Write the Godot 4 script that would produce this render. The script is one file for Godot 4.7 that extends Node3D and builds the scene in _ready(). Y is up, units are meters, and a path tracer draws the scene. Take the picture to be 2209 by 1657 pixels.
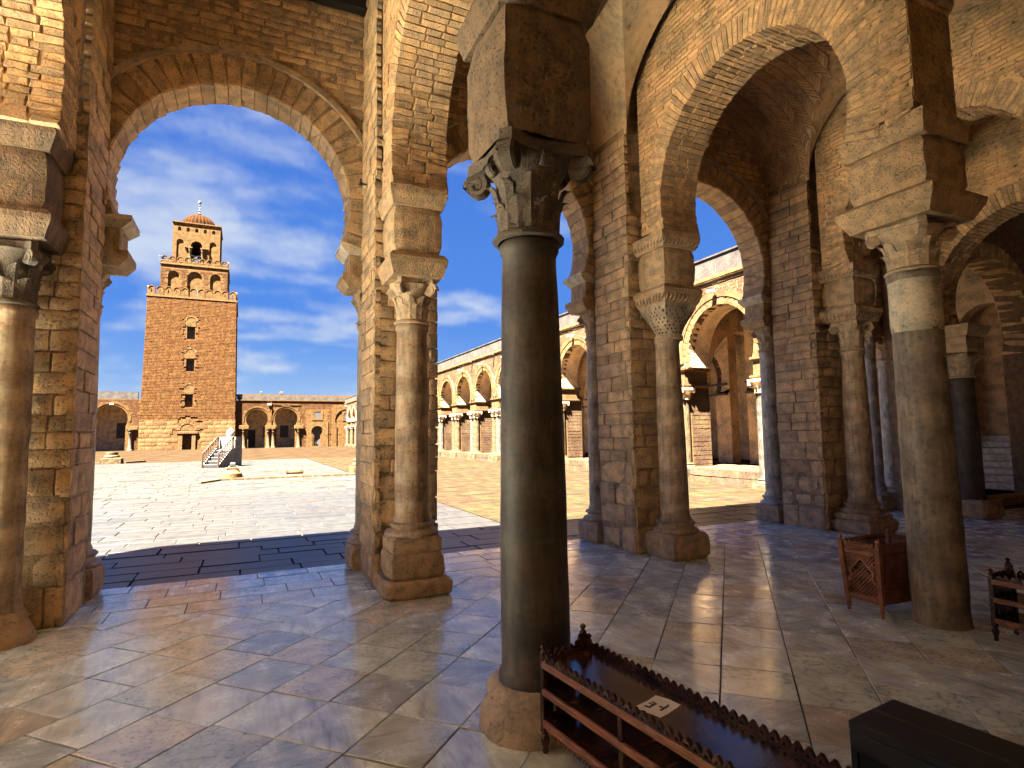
extends Node3D
# A mosque courtyard with its minaret, seen from inside the portico in front of the prayer hall.
# Axes: -z is towards the minaret, +x runs to the right along the portico, the portico floor is y = 0.

const EXPO := 48.0
const UP := Vector3.UP
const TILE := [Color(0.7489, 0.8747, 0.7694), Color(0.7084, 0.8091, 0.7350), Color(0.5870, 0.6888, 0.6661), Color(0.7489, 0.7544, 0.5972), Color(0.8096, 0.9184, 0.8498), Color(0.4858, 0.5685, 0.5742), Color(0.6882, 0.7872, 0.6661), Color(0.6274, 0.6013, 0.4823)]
var rng := RandomNumberGenerator.new()
var nz := FastNoiseLite.new()
var M := {}
var used := {}
var unit := {}
var cam: Camera3D

# ------------------------------------------------------------------ mesh collecting
class MB:
	var v := PackedVector3Array()
	var n := PackedVector3Array()
	var c := PackedColorArray()
	var i := PackedInt32Array()
	var col := Color(1, 1, 1)
	var xf := Transform3D.IDENTITY
	func vert(p: Vector3, nn: Vector3) -> int:
		v.append(xf * p); n.append((xf.basis * nn).normalized()); c.append(col)
		return v.size() - 1
	# corners counter-clockwise seen from outside
	func quad(a: Vector3, b: Vector3, cc: Vector3, d: Vector3) -> void:
		var nn := (cc - a).cross(d - b)
		if nn.length_squared() < 1e-14: return
		nn = nn.normalized()
		var k := vert(a, nn); vert(b, nn); vert(cc, nn); vert(d, nn)
		i.append_array([k, k + 2, k + 1, k, k + 3, k + 2])
	func tri(a: Vector3, b: Vector3, cc: Vector3) -> void:
		var nn := (b - a).cross(cc - a)
		if nn.length_squared() < 1e-14: return
		nn = nn.normalized()
		var k := vert(a, nn); vert(b, nn); vert(cc, nn)
		i.append_array([k, k + 2, k + 1])
	func squad(a: Vector3, b: Vector3, cc: Vector3, d: Vector3, na: Vector3, nb: Vector3, nc: Vector3, nd: Vector3) -> void:
		var k := vert(a, na); vert(b, nb); vert(cc, nc); vert(d, nd)
		i.append_array([k, k + 2, k + 1, k, k + 3, k + 2])
	func box(lo: Vector3, hi: Vector3) -> void:
		obox(Vector3(lo.x, lo.y, lo.z), Vector3(hi.x - lo.x, 0, 0), Vector3(0, hi.y - lo.y, 0), Vector3(0, 0, hi.z - lo.z))
	# box from a corner and three edges (right-handed)
	func obox(o: Vector3, a: Vector3, b: Vector3, d: Vector3) -> void:
		quad(o + d, o + d + a, o + d + a + b, o + d + b)
		quad(o + a, o, o + b, o + a + b)
		quad(o + a + d, o + a, o + a + b, o + a + b + d)
		quad(o, o + d, o + d + b, o + b)
		quad(o + b + d, o + a + b + d, o + a + b, o + b)
		quad(o, o + a, o + a + d, o + d)
	# box with chamfered edges, centre + half sizes
	func cbox(m: Vector3, h: Vector3, b: float, bas := Basis.IDENTITY) -> void:
		var pts := {}
		for sx in [-1, 1]:
			for sy in [-1, 1]:
				for sz in [-1, 1]:
					var s := Vector3(sx, sy, sz)
					pts[[s, 0]] = m + bas * (s * Vector3(h.x, h.y - b, h.z - b))
					pts[[s, 1]] = m + bas * (s * Vector3(h.x - b, h.y, h.z - b))
					pts[[s, 2]] = m + bas * (s * Vector3(h.x - b, h.y - b, h.z))
		var ax := [Vector3(1, 0, 0), Vector3(0, 1, 0), Vector3(0, 0, 1)]
		for k in 3:
			var u: Vector3 = ax[(k + 1) % 3]
			var w: Vector3 = ax[(k + 2) % 3]
			for s in [-1, 1]:
				var e: Vector3 = ax[k] * s
				var q := [pts[[e - u - w, k]], pts[[e + u - w, k]], pts[[e + u + w, k]], pts[[e - u + w, k]]]
				if s > 0: quad(q[0], q[1], q[2], q[3])
				else: quad(q[3], q[2], q[1], q[0])
			# chamfers along axis k
			for s in [-1, 1]:
				for t in [-1, 1]:
					var f: Vector3 = u * s + w * t
					var k1 := (k + 1) % 3
					var k2 := (k + 2) % 3
					var q := [pts[[f - ax[k], k1]], pts[[f + ax[k], k1]], pts[[f + ax[k], k2]], pts[[f - ax[k], k2]]]
					if s * t < 0: quad(q[0], q[1], q[2], q[3])
					else: quad(q[3], q[2], q[1], q[0])
		for sx in [-1, 1]:
			for sy in [-1, 1]:
				for sz in [-1, 1]:
					var s := Vector3(sx, sy, sz)
					if sx * sy * sz > 0: tri(pts[[s, 0]], pts[[s, 1]], pts[[s, 2]])
					else: tri(pts[[s, 2]], pts[[s, 1]], pts[[s, 0]])
	# turned shape about the y axis; prof runs upwards as (radius, y)
	func lathe(prof: Array, seg: int, rough := 0.0, noise: FastNoiseLite = null, flute := 0, fl_depth := 0.0) -> void:
		var m := prof.size()
		var segn: Array = []
		for k in m - 1:
			var d: Vector2 = prof[k + 1] - prof[k]
			segn.append(Vector2(d.y, -d.x).normalized() if d.length() > 1e-6 else Vector2(1, 0))
		for k in m - 1:
			var n0: Vector2 = segn[k]
			var n1: Vector2 = segn[k]
			if k > 0 and segn[k - 1].dot(segn[k]) > 0.55: n0 = (segn[k - 1] + segn[k]).normalized()
			if k < m - 2 and segn[k + 1].dot(segn[k]) > 0.55: n1 = (segn[k + 1] + segn[k]).normalized()
			for s in seg:
				var P := []
				var N := []
				for ab in [[s, 0], [s, 1], [s + 1, 1], [s + 1, 0]]:
					var th: float = TAU * (ab[0] % seg) / seg
					var pr: Vector2 = prof[k + ab[1]]
					var nn: Vector2 = n0 if ab[1] == 0 else n1
					var dir := Vector3(cos(th), 0, sin(th))
					var r := pr.x
					if flute > 0: r -= fl_depth * absf(sin(th * flute * 0.5)) 
					if noise and r > 1e-4: r += rough * noise.get_noise_3d(dir.x * pr.x * 9.0, pr.y * 9.0, dir.z * pr.x * 9.0)
					P.append(dir * r + Vector3(0, pr.y, 0))
					N.append(dir * nn.x + Vector3(0, nn.y, 0))
				squad(P[0], P[1], P[2], P[3], N[0], N[1], N[2], N[3])
	# stacked rectangles: prof runs upwards as (half x, y, half z), flat sides
	func stack(prof: Array, cap := true) -> void:
		for k in prof.size() - 1:
			var a: Vector3 = prof[k]
			var b: Vector3 = prof[k + 1]
			for s in 4:
				var c0 := [Vector2(1, 1), Vector2(1, -1), Vector2(-1, -1), Vector2(-1, 1)]
				var p: Vector2 = c0[s]
				var q: Vector2 = c0[(s + 1) % 4]
				quad(Vector3(p.x * a.x, a.y, p.y * a.z), Vector3(q.x * a.x, a.y, q.y * a.z), Vector3(q.x * b.x, b.y, q.y * b.z), Vector3(p.x * b.x, b.y, p.y * b.z))
		if cap:
			var t: Vector3 = prof[-1]
			quad(Vector3(-t.x, t.y, t.z), Vector3(t.x, t.y, t.z), Vector3(t.x, t.y, -t.z), Vector3(-t.x, t.y, -t.z))
			var d: Vector3 = prof[0]
			quad(Vector3(-d.x, d.y, -d.z), Vector3(d.x, d.y, -d.z), Vector3(d.x, d.y, d.z), Vector3(-d.x, d.y, d.z))
	func tube(pts: Array, r: float, seg := 8) -> void:
		for k in pts.size() - 1:
			var a: Vector3 = pts[k]
			var b: Vector3 = pts[k + 1]
			var d := (b - a).normalized()
			var s := d.cross(UP if absf(d.y) < 0.9 else Vector3.RIGHT).normalized()
			var t := s.cross(d)
			for j in seg:
				var e := s * cos(TAU * j / seg) + t * sin(TAU * j / seg)
				var f := s * cos(TAU * (j + 1) / seg) + t * sin(TAU * (j + 1) / seg)
				squad(a + f * r, a + e * r, b + e * r, b + f * r, f, e, e, f)
	# a wall sheet in the frame O (lower left), U, V, N with an arched opening; t = thickness towards -N
	func arch_panel(O: Vector3, U: Vector3, V: Vector3, N: Vector3, w: float, h: float, cx: float, r: float, cy: float, spring: float, sill: float, t: float, both := true, seg := 28) -> void:
		var dy := cy - spring
		var a0 := -asin(clampf(dy / r, -1, 1))
		var half := sqrt(maxf(r * r - dy * dy, 0))
		var at := func(x: float, y: float) -> Vector3: return O + U * x + V * y
		var inner: Array = []
		var outer: Array = []
		var angs: Array = []
		for k in seg + 1: angs.append(a0 + (PI - 2 * a0) * k / seg)
		for cr in [Vector2(w - cx, h - cy), Vector2(-cx, h - cy)]: angs.append(atan2(cr.y, cr.x))
		angs.sort()
		for a in angs:
			if a < a0 - 1e-6 or a > PI - a0 + 1e-6: continue
			var d := Vector2(cos(a), sin(a))
			var tt := 1e9
			if d.x > 1e-6: tt = minf(tt, (w - cx) / d.x)
			if d.x < -1e-6: tt = minf(tt, -cx / d.x)
			if d.y > 1e-6: tt = minf(tt, (h - cy) / d.y)
			if d.y < -1e-6: tt = minf(tt, (spring - cy) / d.y)
			inner.append(Vector2(cx, cy) + d * r)
			outer.append(Vector2(cx, cy) + d * maxf(tt, r))
		var rects := []
		if spring > sill + 1e-4:
			rects.append([0.0, sill, cx - half, spring]); rects.append([cx + half, sill, w, spring])
		if sill > 1e-4: rects.append([0.0, 0.0, w, sill])
		# corner slivers under the horseshoe: between the spring line and the rays
		for side in ([0, 1] if both else [0]):
			var off: Vector3 = -N * (t * side)
			for k in inner.size() - 1:
				var q := [at.call(inner[k].x, inner[k].y) + off, at.call(outer[k].x, outer[k].y) + off, at.call(outer[k + 1].x, outer[k + 1].y) + off, at.call(inner[k + 1].x, inner[k + 1].y) + off]
				if side == 0: quad(q[0], q[1], q[2], q[3])
				else: quad(q[3], q[2], q[1], q[0])
			var sl := [[inner[0], Vector2(w, spring), outer[0]], [inner[-1], outer[-1], Vector2(0, spring)]]
			for s3 in sl:
				var p3 := [at.call(s3[0].x, s3[0].y) + off, at.call(s3[1].x, s3[1].y) + off, at.call(s3[2].x, s3[2].y) + off]
				if side == 0: tri(p3[0], p3[1], p3[2])
				else: tri(p3[2], p3[1], p3[0])
			for rc in rects:
				var q := [at.call(rc[0], rc[1]) + off, at.call(rc[2], rc[1]) + off, at.call(rc[2], rc[3]) + off, at.call(rc[0], rc[3]) + off]
				if side == 0: quad(q[0], q[1], q[2], q[3])
				else: quad(q[3], q[2], q[1], q[0])
		# soffit and reveals
		for k in inner.size() - 1:
			var p: Vector3 = at.call(inner[k].x, inner[k].y)
			var q: Vector3 = at.call(inner[k + 1].x, inner[k + 1].y)
			var np: Vector2 = (Vector2(cx, cy) - inner[k]).normalized()
			var nq: Vector2 = (Vector2(cx, cy) - inner[k + 1]).normalized()
			squad(p, q, q - N * t, p - N * t, U * np.x + V * np.y, U * nq.x + V * nq.y, U * nq.x + V * nq.y, U * np.x + V * np.y)
		if spring > sill + 1e-4:
			quad(at.call(cx + half, sill), at.call(cx + half, spring), at.call(cx + half, spring) - N * t, at.call(cx + half, sill) - N * t)
			quad(at.call(cx - half, spring), at.call(cx - half, sill), at.call(cx - half, sill) - N * t, at.call(cx - half, spring) - N * t)
			quad(at.call(cx - half, sill), at.call(cx + half, sill), at.call(cx + half, sill) - N * t, at.call(cx - half, sill) - N * t)
		if both:
			quad(at.call(0, h), at.call(w, h), at.call(w, h) - N * t, at.call(0, h) - N * t)
			quad(at.call(w, sill), at.call(w, sill) - N * t, at.call(w, h) - N * t, at.call(w, h))
			quad(at.call(0, sill) - N * t, at.call(0, sill), at.call(0, h), at.call(0, h) - N * t)
			if spring <= sill + 1e-4:
				quad(at.call(0, sill) - N * t, at.call(cx - half, sill) - N * t, at.call(cx - half, sill), at.call(0, sill))
				quad(at.call(cx + half, sill) - N * t, at.call(w, sill) - N * t, at.call(w, sill), at.call(cx + half, sill))
	# a wall sheet with rectangular holes [x0, y0, x1, y1] that are t deep
	func holes(O: Vector3, U: Vector3, V: Vector3, N: Vector3, w: float, h: float, hs: Array, t: float) -> void:
		var xs := [0.0, w]
		var ys := [0.0, h]
		for q in hs:
			xs.append(q[0]); xs.append(q[2]); ys.append(q[1]); ys.append(q[3])
		xs.sort(); ys.sort()
		for a in xs.size() - 1:
			for b in ys.size() - 1:
				var mx: float = (xs[a] + xs[a + 1]) / 2
				var my: float = (ys[b] + ys[b + 1]) / 2
				if xs[a + 1] - xs[a] < 1e-5 or ys[b + 1] - ys[b] < 1e-5: continue
				var skip := false
				for q in hs:
					if mx > q[0] and mx < q[2] and my > q[1] and my < q[3]: skip = true
				if skip: continue
				quad(O + U * xs[a] + V * ys[b], O + U * xs[a + 1] + V * ys[b], O + U * xs[a + 1] + V * ys[b + 1], O + U * xs[a] + V * ys[b + 1])
		for q in hs:
			var p := [O + U * q[0] + V * q[1], O + U * q[2] + V * q[1], O + U * q[2] + V * q[3], O + U * q[0] + V * q[3]]
			for k in 4: quad(p[(k + 1) % 4], p[k], p[k] - N * t, p[(k + 1) % 4] - N * t)
	# flat ring or any closed outline pair, thick along N
	func band(inner: Array, outer: Array, N: Vector3, t: float, closed := false) -> void:
		var m := inner.size()
		for k in (m if closed else m - 1):
			var j := (k + 1) % m
			quad(inner[k], outer[k], outer[j], inner[j])
			quad(inner[j] - N * t, outer[j] - N * t, outer[k] - N * t, inner[k] - N * t)
			quad(outer[k], outer[k] - N * t, outer[j] - N * t, outer[j])
			quad(inner[j], inner[j] - N * t, inner[k] - N * t, inner[k])
		if not closed:
			quad(inner[0], inner[0] - N * t, outer[0] - N * t, outer[0])
			quad(outer[m - 1], outer[m - 1] - N * t, inner[m - 1] - N * t, inner[m - 1])
	# flat polygon prism: outline counter-clockwise in the frame O, U, V seen from N; front at N*0, back at -N*t
	func prism(poly: PackedVector2Array, O: Vector3, U: Vector3, V: Vector3, N: Vector3, t: float, bevel := 0.0, backface := true) -> void:
		if Geometry2D.is_polygon_clockwise(poly): poly.reverse()
		var face := poly
		if bevel > 0:
			var off := Geometry2D.offset_polygon(poly, -bevel)
			if off.size() == 1 and off[0].size() == poly.size():
				# line the shrunk outline up with the first corner
				var best := 0
				var bd := 1e9
				for k in off[0].size():
					var d: float = off[0][k].distance_to(poly[0])
					if d < bd: bd = d; best = k
				face = PackedVector2Array()
				var o2: PackedVector2Array = off[0]
				if Geometry2D.is_polygon_clockwise(o2): o2.reverse(); best = o2.size() - 1 - best
				for k in o2.size(): face.append(o2[(best + k) % o2.size()])
			else: bevel = 0.0
		var at := func(p: Vector2, d: float) -> Vector3: return O + U * p.x + V * p.y - N * d
		var id := Geometry2D.triangulate_polygon(face)
		for k in range(0, id.size(), 3):
			var a := face[id[k]]
			var b := face[id[k + 1]]
			var d := face[id[k + 2]]
			if (b - a).cross(d - a) < 0:
				var s := b
				b = d; d = s
			tri(at.call(a, 0), at.call(b, 0), at.call(d, 0))
			if backface: tri(at.call(d, t), at.call(b, t), at.call(a, t))
		for k in poly.size():
			var j := (k + 1) % poly.size()
			if bevel > 0: quad(at.call(face[k], 0), at.call(poly[k], bevel * 0.7), at.call(poly[j], bevel * 0.7), at.call(face[j], 0))
			quad(at.call(poly[k], bevel * 0.7), at.call(poly[k], t), at.call(poly[j], t), at.call(poly[j], bevel * 0.7))
	func mesh() -> ArrayMesh:
		var a := []
		a.resize(Mesh.ARRAY_MAX)
		a[Mesh.ARRAY_VERTEX] = v; a[Mesh.ARRAY_NORMAL] = n; a[Mesh.ARRAY_COLOR] = c; a[Mesh.ARRAY_INDEX] = i
		var m := ArrayMesh.new()
		if v.size() > 0: m.add_surface_from_arrays(Mesh.PRIMITIVE_TRIANGLES, a)
		return m

# ------------------------------------------------------------------ nodes, names, labels
func free_name(parent: Node, called: String) -> String:
	var k := [parent.get_instance_id(), called]
	used[k] = used.get(k, -1) + 1
	return called if used[k] == 0 else "%s_%03d" % [called, used[k]]

func obj(called: String, mesh, mat: Material, parent: Node = null, xf := Transform3D.IDENTITY) -> MeshInstance3D:
	if parent == null: parent = self
	var o := MeshInstance3D.new()
	o.name = free_name(parent, called)
	o.mesh = mesh.mesh() if mesh is MB else mesh
	o.material_override = mat
	o.transform = xf
	parent.add_child(o, true)
	return o

func part(called: String, parent: Node, at := Vector3.ZERO) -> Node3D:
	var o := Node3D.new()
	o.name = free_name(parent, called)
	o.position = at
	parent.add_child(o, true)
	return o

func thing(called: String, label: String, category: String, at := Vector3.ZERO, turn := 0.0, group := "") -> Node3D:
	var o := part(called, self, at)
	o.rotation.y = turn
	return tag(o, label, category, group)

func tag(o: Node3D, label: String, category: String, group := "") -> Node3D:
	o.set_meta("label", label); o.set_meta("category", category)
	if group != "": o.set_meta("group", group)
	return o

func struct(o: Node3D) -> Node3D:
	o.set_meta("kind", "structure")
	return o

func stuff(o: Node3D) -> Node3D:
	o.set_meta("kind", "stuff")
	return o

func copy(o: Node3D, at: Vector3, turn: float, label: String, stem: String) -> Node3D:
	var r: Node3D = o.duplicate()
	r.name = free_name(self, stem)
	add_child(r, true)
	r.position = at
	r.rotation.y = turn
	r.set_meta("label", label)
	return r

# ------------------------------------------------------------------ textures and materials
func noise_img(seed_: int, freq: float, oct: int, size := 512, kind := FastNoiseLite.TYPE_SIMPLEX_SMOOTH, fract := FastNoiseLite.FRACTAL_FBM) -> PackedByteArray:
	var f := FastNoiseLite.new()
	f.seed = seed_; f.noise_type = kind; f.frequency = freq; f.fractal_type = fract; f.fractal_octaves = oct
	var im := f.get_seamless_image(size, size, false, false, 0.12)
	im.convert(Image.FORMAT_L8)
	return im.get_data()

func rgb_tex(size: int, fn: Callable) -> ImageTexture:
	var b := PackedByteArray()
	b.resize(size * size * 3)
	for k in size * size:
		var c: Color = fn.call(k)
		b[k * 3] = clampi(int(c.r * 255), 0, 255); b[k * 3 + 1] = clampi(int(c.g * 255), 0, 255); b[k * 3 + 2] = clampi(int(c.b * 255), 0, 255)
	return ImageTexture.create_from_image(Image.create_from_data(size, size, false, Image.FORMAT_RGB8, b))

func l_tex(size: int, fn: Callable) -> ImageTexture:
	var b := PackedByteArray()
	b.resize(size * size)
	for k in size * size: b[k] = clampi(int(fn.call(k) * 255), 0, 255)
	return ImageTexture.create_from_image(Image.create_from_data(size, size, false, Image.FORMAT_L8, b))

func mat(lin: Color, rough: float, tex: Texture2D = null, per_m := 1.0, height: Texture2D = null, cm := 0.0, rtex: Texture2D = null) -> StandardMaterial3D:
	var m := StandardMaterial3D.new()
	m.albedo_color = lin.linear_to_srgb()
	m.roughness = rough
	m.uv1_triplanar = true
	m.uv1_world_triplanar = true
	m.uv1_scale = Vector3.ONE * per_m
	if tex: m.albedo_texture = tex
	if height:
		m.heightmap_enabled = true
		m.heightmap_texture = height
		m.heightmap_scale = cm
	if rtex: m.roughness_texture = rtex
	return m

func make_materials() -> void:
	var S := 512
	var a := noise_img(1, 0.008, 5)
	var b := noise_img(2, 0.05, 4)
	var c := noise_img(3, 0.16, 2)
	var d := noise_img(4, 0.02, 5, S, FastNoiseLite.TYPE_SIMPLEX_SMOOTH, FastNoiseLite.FRACTAL_RIDGED)
	var e := noise_img(5, 0.035, 3, S, FastNoiseLite.TYPE_CELLULAR)
	# weathered limestone: broad stains, grain, dark pits
	var stone_c := rgb_tex(S, func(k):
		var g := 0.93 + 0.38 * (a[k] / 255.0 - 0.5) + 0.24 * (b[k] / 255.0 - 0.5) + 0.14 * (c[k] / 255.0 - 0.5)
		if b[k] < 70: g -= 0.26 * (70 - b[k]) / 40.0
		var w := 0.10 * (a[k] / 255.0 - 0.5)
		return Color(g + w, g, g - w))
	var stone_h := l_tex(S, func(k):
		var g := 0.35 * b[k] / 255.0 + 0.25 * c[k] / 255.0 + 0.4 * a[k] / 255.0
		if b[k] < 80: g -= 0.35 * (80 - b[k]) / 40.0
		return g)
	# marble: pale with ridged veins and blotches
	var marble_c := rgb_tex(S, func(k):
		var vein := pow(clampf((d[k] / 255.0 - 0.62) / 0.38, 0, 1), 1.6)
		var g := 0.95 + 0.30 * (a[k] / 255.0 - 0.5) - 0.34 * vein + 0.13 * (b[k] / 255.0 - 0.5) + 0.06 * (c[k] / 255.0 - 0.5)
		if b[k] < 66: g -= 0.25 * (66 - b[k]) / 40.0
		var w := 0.06 * (a[(k + S * 201) % (S * S)] / 255.0 - 0.5)
		return Color(g + w, g + 0.25 * w, g - w))
	var streak := func(across: bool) -> ImageTexture:
		return rgb_tex(S, func(k):
			var x: int = k % S
			var y: int = k / S
			var q: int = ((y / 6) % S) * S + x if across else y * S + (x / 6)
			var vein := pow(clampf((d[q] / 255.0 - 0.60) / 0.40, 0, 1), 1.5)
			var g := 0.95 + 0.16 * (b[q] / 255.0 - 0.5) + 0.34 * (a[k] / 255.0 - 0.5) - 0.15 * vein + 0.08 * (c[k] / 255.0 - 0.5)
			var w := 0.06 * (a[(k + S * 77) % (S * S)] / 255.0 - 0.5)
			return Color(g + w, g + 0.3 * w, g - w))
	var marble_x: ImageTexture = streak.call(true)
	var marble_y: ImageTexture = streak.call(false)
	var marble_r := l_tex(S, func(k): return 0.55 + 0.7 * (a[k] / 255.0 - 0.5) + 0.5 * (b[k] / 255.0 - 0.5) + 0.3 * (c[k] / 255.0 - 0.5))
	var worn_h := l_tex(S, func(k): return 0.6 * a[k] / 255.0 + 0.3 * b[k] / 255.0 + 0.1 * c[k] / 255.0)
	# sandy flagstones
	var sand_c := rgb_tex(S, func(k):
		var g := 0.84 + 0.26 * (a[k] / 255.0 - 0.5) + 0.22 * (b[k] / 255.0 - 0.5) + 0.12 * (c[k] / 255.0 - 0.5)
		return Color(g, g * (0.97 + 0.06 * (a[k] / 255.0 - 0.5)), g * 0.94))
	# wood grain stretched along one axis
	var wood_c := rgb_tex(S, func(k):
		var x: int = k % S
		var y: int = k / S
		var q: int = ((y * 5) % S) * S + (x / 6)
		var g := 0.72 + 0.5 * (b[q] / 255.0 - 0.5) + 0.3 * (a[k] / 255.0 - 0.5)
		return Color(g, g * 0.96, g * 0.92))
	# column shaft: streaks that run down the stone
	var streak_c := rgb_tex(S, func(k):
		var x: int = k % S
		var y: int = k / S
		var q: int = ((y / 7) % S) * S + x
		var g := 0.80 + 0.5 * (b[q] / 255.0 - 0.5) * 0.7 + 0.45 * (a[k] / 255.0 - 0.5) + 0.2 * (b[k] / 255.0 - 0.5)
		if b[k] < 62: g -= 0.3 * (62 - b[k]) / 40.0
		var w := 0.10 * (a[(k + 40000) % (S * S)] / 255.0 - 0.5)
		return Color(g + w, g, g - w))
	for t in 4:
		var f: float = [1.0, 0.86, 1.12, 0.74][t]
		var h: float = [0.0, 0.02, -0.01, 0.0][t]
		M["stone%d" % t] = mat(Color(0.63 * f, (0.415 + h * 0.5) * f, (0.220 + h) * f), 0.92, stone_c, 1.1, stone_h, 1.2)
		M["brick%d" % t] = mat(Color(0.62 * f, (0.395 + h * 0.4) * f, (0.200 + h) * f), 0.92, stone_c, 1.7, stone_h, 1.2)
		M["outer%d" % t] = mat(Color(0.1157 * f, (0.0661 + h * 0.1) * f, (0.030 + h * 0.15) * f), 0.92, stone_c, 0.8, stone_h, 1.2)  # darker copy of the portico stone for sunlit walls, brightness put into colour
		M["slab%d" % t] = mat([Color(0.0182, 0.0178, 0.0167), Color(0.0149, 0.0149, 0.0149), Color(0.0175, 0.0156, 0.0132), Color(0.0123, 0.0123, 0.0123)][t], 0.42, marble_c, 0.8, worn_h, 0.4)  # court marble, darkened in its colour to hold back the sunlight
	for t in 8:
		M["tile%d" % t] = mat(TILE[t], 0.30 + 0.05 * (t % 3), [marble_c, marble_x, marble_y][t % 3], [0.55, 0.8, 0.7, 0.9, 0.6, 1.0, 0.75, 0.65][t], worn_h, 0.14, marble_r)
		M["tile%d" % t].metallic_specular = 0.8
		M["tile%d" % t].uv1_offset = Vector3(t * 0.37, t * 0.19, t * 0.53)
	for t in 4: M["slab%d" % t].metallic_specular = 0.5
	M.slabv = mat(Color(1, 1, 1), 0.8, marble_c, 0.5)
	M.slabv.metallic_specular = 0.1
	M.slabv.vertex_color_use_as_albedo = true
	M.brickv = mat(Color(1, 1, 1), 0.93, stone_c, 0.45, stone_h, 1.5)
	M.brickv.vertex_color_use_as_albedo = true
	M.tower_wall = mat(Color(0.0844, 0.0460, 0.0183), 0.93, stone_c, 0.5, stone_h, 2.0)  # darker copy of the wall stone for sunlit outdoor faces
	M.tower_plaster = mat(Color(0.0876, 0.0501, 0.0212), 0.92, stone_c, 0.35, stone_h, 1.5)  # darker copy of the plaster for sunlit outdoor faces
	M.brickv_out = mat(Color(1, 1, 1), 0.93, sand_c, 0.3, stone_h, 1.0)
	M.brickv_out.vertex_color_use_as_albedo = true
	M.walk = mat(Color(0.0821, 0.0575, 0.0349), 0.9, sand_c, 0.4, worn_h, 1.0)
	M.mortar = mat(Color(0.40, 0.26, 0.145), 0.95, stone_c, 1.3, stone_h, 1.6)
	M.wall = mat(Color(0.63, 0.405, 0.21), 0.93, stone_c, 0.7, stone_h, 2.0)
	M.shade_plaster = mat(Color(0.65, 0.43, 0.23), 0.92, stone_c, 0.35, stone_h, 1.5)  # lighter copy for plaster in shade, brightness put into the colour
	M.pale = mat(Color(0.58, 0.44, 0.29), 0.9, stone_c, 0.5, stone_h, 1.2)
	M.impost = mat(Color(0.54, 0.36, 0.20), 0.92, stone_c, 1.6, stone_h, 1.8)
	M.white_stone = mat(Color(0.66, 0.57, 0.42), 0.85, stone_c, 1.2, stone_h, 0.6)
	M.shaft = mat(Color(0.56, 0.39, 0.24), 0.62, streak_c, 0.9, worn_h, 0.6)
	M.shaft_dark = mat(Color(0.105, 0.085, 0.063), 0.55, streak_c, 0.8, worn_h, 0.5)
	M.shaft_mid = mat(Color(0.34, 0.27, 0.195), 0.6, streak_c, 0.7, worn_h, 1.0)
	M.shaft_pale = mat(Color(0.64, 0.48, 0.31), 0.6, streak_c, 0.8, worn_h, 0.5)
	M.shaft_white = mat(Color(0.70, 0.62, 0.49), 0.5, streak_c, 0.8, worn_h, 0.3)
	M.capital = mat(Color(0.56, 0.41, 0.26), 0.85, stone_c, 2.2, stone_h, 1.0)
	M.shade_stone = mat(Color(0.20, 0.128, 0.075), 0.9, stone_c, 1.2, stone_h, 1.6)  # darker copy of the masonry stone with shade put into its colour
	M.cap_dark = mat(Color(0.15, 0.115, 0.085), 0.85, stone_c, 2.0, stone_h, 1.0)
	M.base = mat(Color(0.52, 0.42, 0.31), 0.85, stone_c, 1.3, stone_h, 1.2)
	M.earth = mat(Color(0.022, 0.018, 0.013), 0.95, stone_c, 1.0, stone_h, 1.0)
	M.joint = mat(Color(0.06, 0.055, 0.048), 0.95, stone_c, 1.0)
	M.sand = mat(Color(0.0276, 0.0192, 0.0116), 0.95, sand_c, 0.12, worn_h, 1.5)
	M.flag = mat(Color(1, 1, 1), 0.93, sand_c, 0.4, worn_h, 1.0)
	M.flag.vertex_color_use_as_albedo = true
	M.white = mat(Color(0.80, 0.79, 0.77), 0.85, sand_c, 0.3)
	M.bounce_stone = mat(Color(0.80, 0.70, 0.55), 0.9, sand_c, 0.2, worn_h, 1.0)  # bright reflector stone for the unseen added paving
	M.outer_shaft = mat(Color(0.1003, 0.0719, 0.0416), 0.65, streak_c, 0.8, worn_h, 0.5)  # darker copy of the shaft stone for columns in the sun
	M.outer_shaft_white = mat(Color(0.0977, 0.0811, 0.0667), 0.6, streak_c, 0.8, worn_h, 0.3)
	M.sand.metallic_specular = 0.05
	M.flag.metallic_specular = 0.05
	M.white_pulpit = mat(Color(0.1768, 0.1734, 0.1700), 0.85, sand_c, 0.3)
	M.white_out = mat(Color(0.0646, 0.0626, 0.0616), 0.85, sand_c, 0.3)  # darker copy of the white, sunlight taken out of its colour
	M.wood = mat(Color(0.085, 0.032, 0.017), 0.22, wood_c, 1.6, worn_h, 0.05)
	M.wood_top = mat(Color(0.115, 0.055, 0.037), 0.16, wood_c, 1.2, worn_h, 0.08)
	M.wood_red = mat(Color(0.52, 0.22, 0.10), 0.38, wood_c, 1.6, worn_h, 0.1)
	M.wood_black = mat(Color(0.0075, 0.0065, 0.006), 0.5, wood_c, 1.2, worn_h, 0.15)
	M.timber = mat(Color(0.022, 0.015, 0.011), 0.8, wood_c, 0.8)
	M.iron = mat(Color(0.025, 0.023, 0.022), 0.6)
	M.dark = mat(Color(0.03, 0.028, 0.026), 0.8)
	M.door = mat(Color(0.045, 0.05, 0.055), 0.7, wood_c, 0.5)
	M.shutter = mat(Color(0.11, 0.105, 0.085), 0.8, wood_c, 0.5)
	M.paper = mat(Color(0.80, 0.78, 0.72), 0.8)
	M.ink = mat(Color(0.02, 0.018, 0.016), 0.7)
	M.bronze = mat(Color(0.10, 0.12, 0.09), 0.5, stone_c, 0.5)
	M.dome = mat(Color(0.0239, 0.0092, 0.0025), 0.85, stone_c, 0.3, stone_h, 1.0)
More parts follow.
